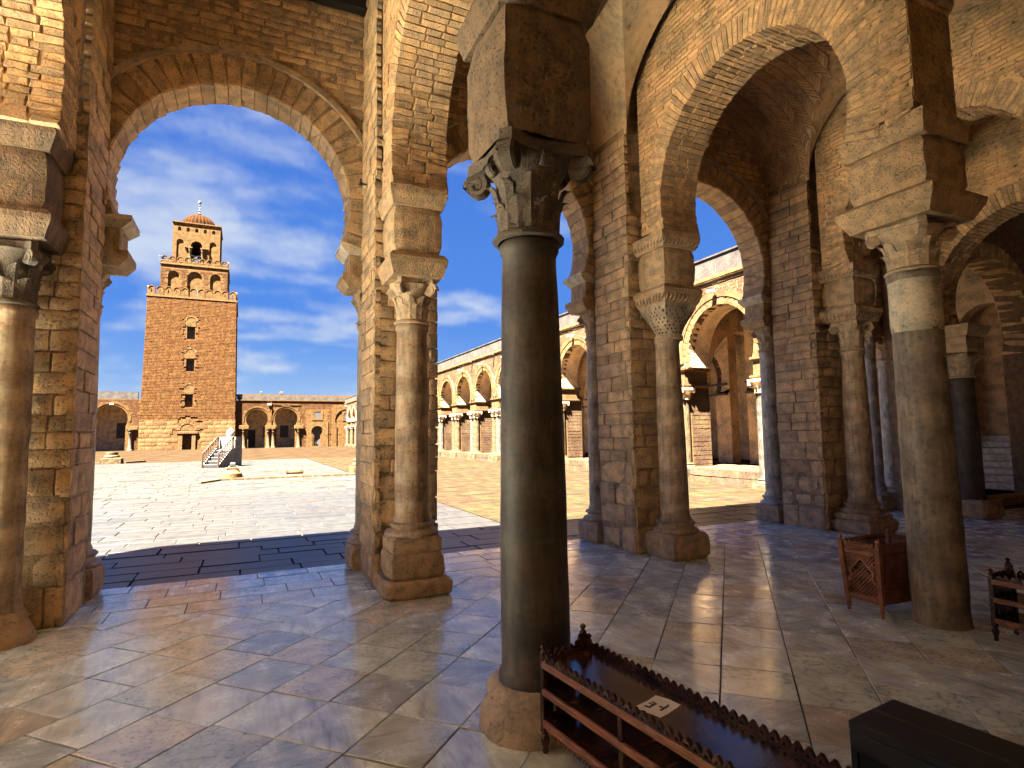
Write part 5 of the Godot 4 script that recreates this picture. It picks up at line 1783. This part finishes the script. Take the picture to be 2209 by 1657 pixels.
func lattice_box() -> void:
	var t := thing("lattice_box", "reddish carved wooden box with pierced lattice sides standing behind the leaning right column", "box", Vector3(5.20, 0, -3.34), -0.05)
	var hx := 0.28
	var hz := 0.155
	var tp := 1.12
	var H := 0.60
	for s in [[-1, -1], [-1, 1], [1, 1], [1, -1]]:
		var m := MB.new()
		var bx: float = s[0] * hx
		var bz: float = s[1] * hz
		m.xf = Transform3D(Basis.IDENTITY, Vector3(bx, 0, bz))
		m.lathe(turned(0.022, 0.0, 0.11), 10)
		m.xf = Transform3D.IDENTITY
		var a := Vector3(bx, 0.11, bz)
		var b := Vector3(bx * tp, H, bz * tp)
		m.obox(a - Vector3(0.019, 0, 0.019), Vector3(0.038, 0, 0), b - a, Vector3(0, 0, 0.038))
		m.xf = Transform3D(Basis.IDENTITY, Vector3(b.x, 0, b.z))
		m.lathe(knob(0.019, H), 10)
		obj("corner_post", m, M.wood_red, t)
	for side in 4:
		var bas := Basis(UP, side * PI / 2)
		var hw := hz if side % 2 == 0 else hx
		var hd := hx if side % 2 == 0 else hz
		# frame of the side: local N = -x for side 0
		var N := bas * Vector3.LEFT
		var U := bas * Vector3.BACK
		var V := (UP * (H - 0.11) + N * (hd * (tp - 1.0))).normalized()
		var O := N * hd + UP * 0.13 - U * (hw - 0.015)
		var W := (hw - 0.015) * 2
		var m := MB.new()
		for y in [0.0, 0.385]: m.obox(O + V * y - N * 0.012, U * W, V * 0.03, N * 0.024)
		m.obox(O + V * 0.455 - N * 0.012, U * W, V * 0.016, N * 0.024)
		obj("rail", m, M.wood_red, t)
		m = MB.new()
		var arch := func(x, y):
			return absf(absf(x - W / 2) * 1.05 + y - 0.30) > 0.018 or y < 0.12
		lattice(m, O + V * 0.03, U, V, N, W, 0.355, 0.035, 0.0042, arch if side == 0 else null)
		lattice(m, O + V * 0.415, U, V, N, W, 0.04, 0.02, 0.003)
		obj("lattice_panel", m, M.wood_red, t)
		if side == 0:
			m = MB.new()
			for s in [-1, 1]:
				var a := O + U * (W / 2) + V * 0.355
				var b: Vector3 = O + U * (W / 2 + s * W * 0.40) + V * 0.235
				var c: Vector3 = O + U * (W / 2 + s * W * 0.34) + V * 0.19
				var e: Vector3 = O + U * (W / 2 + s * W * 0.48) + V * 0.13
				for seg in [[a, b], [b, c], [c, e]]:
					var d: Vector3 = seg[1] - seg[0]
					var q := N.cross(d.normalized()) * 0.011
					m.obox(seg[0] - q - N * 0.008, d, q * 2, N * 0.016)
			obj("pointed_arch_trim", m, M.wood_red, t)
		m = MB.new()
		var cnt := int(W / 0.026)
		for k in cnt:
			var p := O + V * 0.482 + U * ((k + 0.5) * W / cnt)
			m.xf = Transform3D(Basis.IDENTITY, p)
			m.cbox(Vector3.ZERO, Vector3(0.010, 0.011, 0.010), 0.004)
			m.xf = Transform3D(Basis.IDENTITY, O - V * 0.012 + U * ((k + 0.5) * W / cnt))
			m.cbox(Vector3.ZERO, Vector3(0.009, 0.010, 0.009), 0.004)
		obj("beaded_edge", m, M.wood_red, t)
	var fl := MB.new()
	fl.box(Vector3(-hx, 0.14, -hz), Vector3(hx, 0.155, hz))
	obj("bottom_board", fl, M.wood, t)
	fl = MB.new()
	fl.stack([Vector3(hx - 0.022, 0.16, hz - 0.022), Vector3(hx * 1.07 - 0.022, 0.43, hz * 1.07 - 0.022)], false)
	obj("shade_liner", fl, M.wood_black, t)  # added liner, its black stands for the unlit inside of the box

func black_bench() -> void:
	var t := thing("bench", "plain black wooden bench with open side at the lower right corner", "bench", Vector3(2.2, 0, -1.605), 0.10)
	var w := 0.345
	var ln := 1.4
	var m := MB.new()
	for x in [0.0, 1.0]:
		m = MB.new()
		m.cbox(Vector3(w * (0.25 + 0.5 * x), 0.432 - 0.001 * x, ln / 2), Vector3(w / 4 - 0.0015, 0.018, ln / 2), 0.005)
		obj("seat_board", m, M.wood_black, t)
	for z in [0.016, 0.34, ln - 0.016]:
		m = MB.new()
		m.cbox(Vector3(w / 2, 0.207, z), Vector3(w / 2 - 0.004, 0.207, 0.014), 0.003)
		obj("side_panel", m, M.wood_black, t)
	for x in [0.014, w - 0.014]:
		m = MB.new()
		m.cbox(Vector3(x, 0.375, ln / 2), Vector3(0.010, 0.038, ln / 2 - 0.02), 0.003)
		m.cbox(Vector3(x, 0.05, ln / 2), Vector3(0.010, 0.025, ln / 2 - 0.02), 0.003)
		obj("apron", m, M.wood_black, t)
	m = MB.new()
	m.cbox(Vector3(0.018, 0.2, 0.17), Vector3(0.008, 0.2, 0.14), 0.003)
	obj("front_panel", m, M.wood_black, t)

func paper_notice() -> void:
	var t := thing("paper_notice", "torn white paper notice with black lettering lying on the carved shelf", "notice", Vector3(1.605, 0.4505, -2.03), 0.30)
	var m := MB.new()
	m.prism(PackedVector2Array([Vector2(-0.08, -0.062), Vector2(-0.03, -0.066), Vector2(0.075, -0.06), Vector2(0.082, 0.0), Vector2(0.074, 0.063), Vector2(0.01, 0.058), Vector2(-0.078, 0.064), Vector2(-0.083, 0.01)]), Vector3(0, 0.0012, 0), Vector3.RIGHT, Vector3.FORWARD, UP, 0.001)
	obj("sheet", m, M.paper, t)
	m = MB.new()
	for q in [[-0.045, 0.012, 0.012, 0.024], [-0.047, 0.022, -0.034, 0.04], [-0.012, 0.02, -0.002, 0.042], [0.006, 0.024, 0.016, 0.04], [-0.03, -0.036, 0.028, -0.024], [-0.008, -0.024, 0.004, -0.006], [0.03, -0.03, 0.04, -0.022]]:
		m.box(Vector3(q[0], 0.0013, -q[3]), Vector3(q[2], 0.0018, -q[1]))
	obj("lettering", m, M.ink, t)

# ------------------------------------------------------------------ all of it
func _ready() -> void:
	rng.seed = 7
	nz.seed = 3
	nz.frequency = 1.0
	nz.fractal_octaves = 3
	# camera
	cam = Camera3D.new()
	cam.name = "camera"
	cam.position = Vector3(0, 1.6, 0)
	cam.basis = Basis(UP, deg_to_rad(-25.0)) * Basis(Vector3.RIGHT, deg_to_rad(5.02)) * Basis(Vector3.BACK, deg_to_rad(-0.83))
	cam.fov = rad_to_deg(2 * atan(828.5 / 1233.0))
	cam.near = 0.05
	cam.far = 3000
	add_child(cam)
	cam.current = true
	# sky, exposure
	var env := Environment.new()
	env.background_mode = Environment.BG_SKY
	var sky := Sky.new()
	var pm := PanoramaSkyMaterial.new()
	pm.panorama = sky_tex()
	sky.sky_material = pm
	env.sky = sky
	env.tonemap_mode = Environment.TONE_MAPPER_LINEAR
	env.tonemap_exposure = EXPO
	env.sdfgi_enabled = true
	env.ssao_enabled = true
	env.ssil_enabled = true
	var we := WorldEnvironment.new()
	we.name = "world_environment"
	we.environment = env
	add_child(we)
	# sun, high behind the camera and to the left
	var sun := DirectionalLight3D.new()
	sun.name = "sun"
	sun.light_energy = 1.2
	sun.light_color = Color(1.0, 0.95, 0.87)
	sun.light_angular_distance = 0.5
	sun.shadow_enabled = true
	add_child(sun)
	sun.look_at_from_position(Vector3.ZERO, Vector3(0.44, -1.0, -0.27), UP)
	# shared pieces
	make_materials()
	for k in 5: unit["stone%d" % k] = stone_mesh(40 + k, 0.95)
	for k in 4: unit["worn%d" % k] = stone_mesh(60 + k, 1.5)
	for k in 3: unit["brick%d" % k] = brick_mesh(80 + k)
	unit.leaf0 = leaf_mesh(0.30)
	unit.leaf1 = leaf_mesh(0.42)
	unit.volute = volute_mesh()
	unit.gcap = far_capital()
	unit.gshaft0 = shaft_mesh(0.42, 2.70, 0.2, 0.185, 0.002).mesh()
	unit.gshaft1 = shaft_mesh(0.10, 2.70, 0.2, 0.185, 0.002).mesh()
	for k in 2:
		var gb := MB.new()
		var yb := 0.42 if k == 0 else 0.10
		gb.cbox(Vector3(0, yb * 0.5 - 0.04, 0), Vector3(0.32, yb * 0.5 + 0.02, 0.30), 0.02)
		gb.lathe([Vector2(0.27, yb - 0.03), Vector2(0.30, yb), Vector2(0.28, yb + 0.05), Vector2(0.23, yb + 0.07), Vector2(0.25, yb + 0.11), Vector2(0.21, yb + 0.14)], 16)
		unit["gbase%d" % k] = gb.mesh()
	unit.scallop = scallop_mesh(0.044)
	# large structure
	court_floor()
	portico_floor()
	side_gallery()
	far_gallery()
	minaret()
	portico()
	right_end()
	# objects
	stepped_pulpit()
	court_stones()
	var sh := carved_shelf("long dark carved shelf in the foreground with a paper notice on its top")
	sh.position = Vector3(1.385, 0, -2.70)
	sh.rotation.y = 0.09
	copy(sh, Vector3(5.14, 0, -2.53), 0.0, "dark carved shelf cut off by the right edge, beside the leaning column", "carved_shelf")
	paper_notice()
	lattice_box()
	black_bench()

func portico() -> void:
	# unseen pale paving added at both ends to bounce sunlight inside
	var pv := MB.new()
	pv.box(Vector3(-40, -0.3, -7.5), Vector3(-5.7, -0.03, 20))
	pv.box(Vector3(19.5, -0.3, 1.79), Vector3(60, -0.03, 30))
	pv.box(Vector3(22.0, -0.3, -7.5), Vector3(60, -0.03, 20))
	struct(obj("bounce_paving", pv, M.bounce_stone))
	# roof with added shadow block, middle bay ceiling, wall behind the camera
	var m := MB.new()
	m.box(Vector3(-5.7, 7.22, -7.55), Vector3(19.5, 7.6, 2.4))
	m.box(Vector3(19.5, 7.22, -7.55), Vector3(21.4, 7.6, -2.55))
	m.box(Vector3(-5.7, 7.6, -7.55), Vector3(-2.7, 10.3, -3.0))  # unseen raised block, placed only for its shadow on the court
	struct(obj("portico_roof_and_shadow_block", m, M.pale))
	m = MB.new()
	var tc := thing("timber_ceiling", "dark timber ceiling over the middle bay of the portico", "ceiling", Vector3(-0.07, 7.0, -3.0))
	m.box(Vector3(-1.4, 0.1, -4.1), Vector3(1.42, 0.2, 4.5))
	obj("boards", m, M.timber, tc)
	for k in 9:
		m = MB.new()
		m.cbox(Vector3(0, 0.03, -3.95 + k * 0.95), Vector3(1.4, 0.075, 0.07), 0.01)
		obj("beam", m, M.timber, tc)
	m = MB.new()
	m.box(Vector3(-5.7, 0, 1.6), Vector3(19.5, 7.22, 2.1))
	m.box(Vector3(-5.7, 0, -2.6), Vector3(-5.3, 7.22, 1.6))  # unseen left screen wall, added to keep camera-side faces dark
	struct(obj("hall_wall_and_light_screen", m, M.wall))
	# piers of the court front
	brick_pier("stone pier at the far left, left of the tower arch", -2.15, -1.38, 4.0, 7.1, "rf")
	brick_pier("stone pier between the tower arch and the next court arch", 1.25, 1.99, 7.1, 5.76, "lf")
	brick_pier("stone pier in the middle right, second to the right of the tower arch", 4.68, 5.45, 5.76, 5.76, "lf")
	brick_pier("stone pier furthest right of the block piers, behind the lattice box", 8.38, 9.15, 5.76, 5.76, "lf")
	brick_pier("stone pier hidden in shade behind the leaning right column", 11.50, 12.25, 5.76, 5.76, "f")
	brick_pier("stone pier outside the view on the left", -5.6, -4.83, 4.0, 5.76, "")
	# court arches
	facade_arch("tall court arch on the left that frames the tower", -1.76, 1.62, -0.14, 1.245, 7.2, true)
	facade_arch("court arch in the centre, half hidden by the dark front column", 1.62, 5.07, 3.35, 1.245, 7.2, true)
	facade_arch("court arch on the right under the herringbone vault", 5.07, 8.77, 6.92, 1.34, 7.2, true)
	facade_arch("narrow court arch glimpsed beside the leaning right column", 8.77, 11.87, 10.32, 1.05, 7.2, false)
	facade_arch("court arch outside the view on the left", -5.2, -1.76, -3.5, 1.245, 7.2, false)
	for q in [[-1.60, "tan column at the left foot of the tower arch"], [1.43, "tan column at the right foot of the tower arch"], [1.81, "tan column right behind the second pier"], [4.88, "pale column left of the middle pier"], [5.26, "pale column right behind the middle pier"], [8.58, "pale blue-grey column left of the furthest right pier"], [8.96, "pale column right behind the furthest right pier"], [11.42, "slender tan column beside the white fluted one"]]:
		court_column(q[1], q[0], M.shaft_pale if q[0] < 8.4 else M.shaft_white, 0.17 if q[0] < 11 else 0.125)
	court_column("white fluted column seen between the lattice box and the leaning column", 12.02, M.shaft_white, 0.20, 24)
	for q in [[-1.76, "left foot of the tower arch"], [1.62, "right foot of the tower arch"], [5.07, "middle pier's court columns"], [8.77, "furthest right pier's court columns"]]:
		court_impost("impost with a white slab over the " + q[1], q[0], 0.50)
	court_impost("impost over the fluted and the slender column", 11.74, 0.52)
	for q in [[-1.76, 1], [1.62, 0], [5.07, 0], [8.77, 0]]: pass
	# vaults
	vault("plain cross vault over the bay right of the tower arch", 1.96, 4.72, false)
	vault("cross vault with herringbone brickwork in the right bay", 5.42, 8.42, true)
	vault("cross vault in the dark bay at the right", 9.12, 11.6, false)
	vault("cross vault outside the view on the left", -5.0, -2.1, false)
	# inner arches across the portico
	var g := "brick horseshoe arches across the portico"
	transverse_arch("horseshoe arch at the far left edge, seen from its dark underside", -1.76, -6.15, -2.62, -4.44, 1.28, 4.62, 4.2, 7.2, 3, "r")
	transverse_arch("horseshoe arch from the second pier towards the dark front column", 1.62, -6.15, -2.62, -4.44, 1.28, 4.62, 4.2, 7.2, 3, "l")
	transverse_arch("big brick horseshoe arch from the middle pier to the leaning column", 5.17, -6.15, -2.62, -4.46, 1.28, 4.62, 4.2, 7.2, 3, "l")
	transverse_arch("brick horseshoe arch from the furthest right pier", 8.80, -6.15, -2.62, -4.46, 1.28, 4.62, 4.2, 7.2, 3, "l")
	transverse_arch("low brick arch in the dark at the right edge", 11.9, -6.15, -2.6, -4.7, 1.42, 3.92, 3.45, 7.2, 3, "l")
	transverse_arch("brick arch from the dark front column back over the camera", 1.62, -2.62, 1.6, -1.26, 1.45, 4.62, 4.2, 7.2, 1, "", 46, 0.2)
	transverse_arch("brick arch from the leaning column towards the prayer hall", 5.17, -2.62, 1.6, -1.26, 1.45, 4.62, 4.2, 7.2, 3, "l", 80, 0.2)
	transverse_arch("brick arch outside the view at the left", -1.76, -2.62, 1.6, -1.26, 1.45, 4.62, 4.2, 7.2, 1, "", 46, 0.2)
	inner_columns()

func inner_columns() -> void:
	var grp := "columns that carry the inner arches"
	var nm := "portico_column"
	# second pier: two-step plinth, Corinthian capital
	var t := thing(nm, "stained column on a two-step plinth in front of the second pier", "column", Vector3(1.60, 0, -5.96), 0, grp)
	obj("plinth", rough_block(Vector3(0.35, 0.085, 0.33), 1, 0.04), M.impost, t)
	obj("plinth", rough_block(Vector3(0.285, 0.13, 0.275), 2, 0.03), M.stone3, t, Transform3D(Basis.IDENTITY, Vector3(0, 0.16, 0)))
	obj("plinth", rough_block(Vector3(0.265, 0.085, 0.255), 3, 0.02), M.impost, t, Transform3D(Basis.IDENTITY, Vector3(0, 0.41, 0)))
	torus_base(t, 0.57, 0.72, 0.175, M.shaft)
	obj("shaft", shaft_mesh(0.72, 2.78, 0.178, 0.158), M.shaft, t)
	capital(t, 2.80, 0.46, 0.158, 0.20, M.capital, true, 1)
	impost(t, 3.26, 4.2, 0.27, 0.275, 0.04, false)
	# far left
	t = thing(nm, "dark worn column at the left edge of the photo", "column", Vector3(-1.81, 0, -6.02), 0, grp)
	var b := MB.new()
	b.lathe([Vector2(0.30, 0.0), Vector2(0.295, 0.07), Vector2(0.25, 0.12), Vector2(0.235, 0.16), Vector2(0.245, 0.2), Vector2(0.20, 0.25)], 22, 0.03, nz)
	obj("base", b, M.impost, t)
	obj("shaft", shaft_mesh(0.24, 2.72, 0.185, 0.17, 0.014), M.shaft, t)
	capital(t, 2.74, 0.50, 0.17, 0.21, M.cap_dark, true, 2)
	impost(t, 3.26, 4.2, 0.28, 0.28, 0.045, false, true, M.shade_stone)  # dark block colour stands for shade on its front
	# middle pier: rough block base, pierced basket capital
	t = thing(nm, "column with a pierced basket capital in front of the middle pier", "column", Vector3(5.10, 0, -5.96), 0, grp)
	obj("plinth", rough_block(Vector3(0.31, 0.16, 0.29), 5, 0.05), M.impost, t)
	torus_base(t, 0.30, 0.47, 0.185, M.shaft)
	obj("shaft", shaft_mesh(0.46, 2.84, 0.182, 0.152, 0.005), M.shaft, t, Transform3D(Basis(Vector3.BACK, 0.012), Vector3.ZERO))
	basket_capital(t, 2.86, 0.40, 0.155, 0.275, M.shaft_pale)
	impost(t, 3.26, 4.2, 0.275, 0.28, 0.045, true)
	# right pier
	t = thing(nm, "column with a leafy capital in front of the furthest right pier", "column", Vector3(8.84, 0, -5.96), 0, grp)
	obj("plinth", rough_block(Vector3(0.36, 0.10, 0.34), 7, 0.05), M.impost, t)
	obj("plinth", rough_block(Vector3(0.31, 0.055, 0.30), 8, 0.03), M.impost, t, Transform3D(Basis.IDENTITY, Vector3(0, 0.19, 0)))
	torus_base(t, 0.29, 0.46, 0.195, M.shaft)
	obj("shaft", shaft_mesh(0.46, 2.86, 0.196, 0.16, 0.005), M.shaft, t)
	capital(t, 2.88, 0.44, 0.16, 0.22, M.capital, true, 3)
	impost(t, 3.32, 4.2, 0.28, 0.28, 0.045, true)
	# hidden pier at the right
	t = thing(nm, "dark column in the shade at the right, left of the low arch", "column", Vector3(11.9, 0, -6.0), 0, grp)
	obj("plinth", rough_block(Vector3(0.36, 0.16, 0.36), 9, 0.06), M.impost, t)
	obj("shaft", shaft_mesh(0.3, 2.5, 0.22, 0.19, 0.008), M.shaft_dark, t)
	capital(t, 2.52, 0.42, 0.19, 0.22, M.capital, true, 4)
	impost(t, 2.94, 3.45, 0.30, 0.30, 0.07, false, false)
	# dark column in the foreground
	t = thing(nm, "big dark smooth column in the centre foreground with a dark leafy capital", "column", Vector3(1.525, 0, -3.0), 0, grp)
	b = MB.new()
	b.lathe([Vector2(0.325, 0.0), Vector2(0.32, 0.07), Vector2(0.30, 0.11), Vector2(0.275, 0.135), Vector2(0.27, 0.155), Vector2(0.285, 0.18), Vector2(0.275, 0.215), Vector2(0.235, 0.235), Vector2(0.19, 0.24)], 26, 0.03, nz)
	obj("base", b, M.base, t)
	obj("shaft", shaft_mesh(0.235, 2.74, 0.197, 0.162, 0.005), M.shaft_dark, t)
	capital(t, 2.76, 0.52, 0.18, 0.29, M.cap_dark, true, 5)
	impost(t, 3.262, 4.22, 0.295, 0.31, 0.035, false, false, M.shade_stone)  # shade of the front face put into the block colour
	# right leaning column
	t = thing(nm, "thick leaning column at the right with a patched pale top", "column", Vector3(5.22, 0, -2.93), 0, grp)
	var tl := Transform3D(Basis(Vector3.BACK, 0.012), Vector3(0.03, 0, 0))
	obj("shaft", shaft_mesh(-0.05, 2.94, 0.20, 0.178, 0.010), M.shaft_mid, t, tl)
	b = MB.new()
	b.lathe([Vector2(0.184, 2.42), Vector2(0.189, 2.5), Vector2(0.187, 2.9), Vector2(0.180, 2.93)], 24, 0.006, nz)
	obj("patched_collar", b, M.white_stone, t, tl)
	capital(t, 2.95, 0.40, 0.178, 0.25, M.capital, true, 6)
	impost(t, 3.34, 4.2, 0.315, 0.34, 0.075, false, true, null, 0.015)
	# out of view, carry the arches
	for q in [[-1.76, "column outside the view at the left"], [8.80, "column outside the view at the right"], [11.9, "column outside the view at the far right"]]:
		t = thing(nm, q[1], "column", Vector3(q[0], 0, -2.95), 0, grp)
		var y1 := 3.45 if q[0] > 10 else 4.2
		obj("shaft", shaft_mesh(0.0, 2.76, 0.22, 0.19), M.shaft, t)
		capital(t, 2.78, 0.42, 0.19, 0.22, M.capital, false)
		impost(t, 3.20, y1, 0.30, 0.31, 0.08, false, q[0] < 10)

func right_end() -> void:
	# the dark corner where the portico meets the side gallery
	var t := thing("corner_wall", "shaded wall with a tall arch at the far right, leading into the side gallery", "wall", Vector3(15.5, 0, -7.1))
	var m := MB.new()
	m.arch_panel(Vector3(-2.15, 0, 0), Vector3.RIGHT, UP, Vector3.BACK, 8.0, 7.2, 2.30, 1.62, 3.95, 3.4, 0.0, 0.6)
	m.box(Vector3(-3.24, 0, -0.44), Vector3(-2.15, 7.2, -0.02))
	obj("wall", m, M.shade_stone, t)  # dark wall colour stands for the shade of this corner
	ring(t, "voussoir", "stone", Vector3(0.15, 3.95, 0), Vector3.RIGHT, UP, Vector3.BACK, 1.61, 1.95, 0.55, 34, -0.62, 0.03, 1, 0.01)
	t = thing("chamber_wall", "wall with a dark doorway arch and worn steps at the far right", "wall", Vector3(18.75, 0, -6.0))
	m = MB.new()
	m.arch_panel(Vector3(0, 0, -4.0), Vector3.BACK, UP, Vector3.LEFT, 3.0, 7.2, 1.3, 0.72, 4.35, 4.0, 0.0, 0.4)
	obj("wall", m, M.pale, t)
	m = MB.new()
	m.box(Vector3(0.9, 0, -4.5), Vector3(2.6, 7.2, 7.6))
	obj("end_wall", m, M.wall, t)
	t = thing("stone_steps", "worn pale stone steps in the dark at the right edge", "steps", Vector3(17.9, 0, -8.6))
	for k in 8:
		obj("step", rough_block(Vector3(0.5 - k * 0.03, 0.085, 0.95), 30 + k, 0.03), M.white_stone, t, Transform3D(Basis.IDENTITY, Vector3(k * 0.26, k * 0.17, 0.1 * (k % 2))))
	m = MB.new()
	m.cbox(Vector3(0, 0.07, 0), Vector3(2.2, 0.09, 0.14), 0.02)
	struct(obj("floor_kerb", m, M.stone3, null, Transform3D(Basis(UP, 0.05), Vector3(14.5, 0, -6.7))))
	t = thing("wall_bracket", "small black iron bracket on the side of the second pier", "bracket", Vector3(1.235, 4.62, -6.75))
	m = MB.new()
	m.tube([Vector3(0.02, 0, 0), Vector3(-0.05, 0, 0), Vector3(-0.05, 0.06, 0)], 0.012, 6)
	m.cbox(Vector3(-0.05, 0.0, 0), Vector3(0.02, 0.012, 0.03), 0.004)
	obj("arm", m, M.iron, t)
	t = thing("globe_lamp", "small white globe lamp high on the dark wall under the right vault", "lamp", Vector3(6.95, 6.45, -7.02))
	m = MB.new()
	m.lathe([Vector2(0, -0.07), Vector2(0.05, -0.05), Vector2(0.07, 0.0), Vector2(0.05, 0.05), Vector2(0, 0.07)], 14)
	obj("globe", m, M.lamp, t)
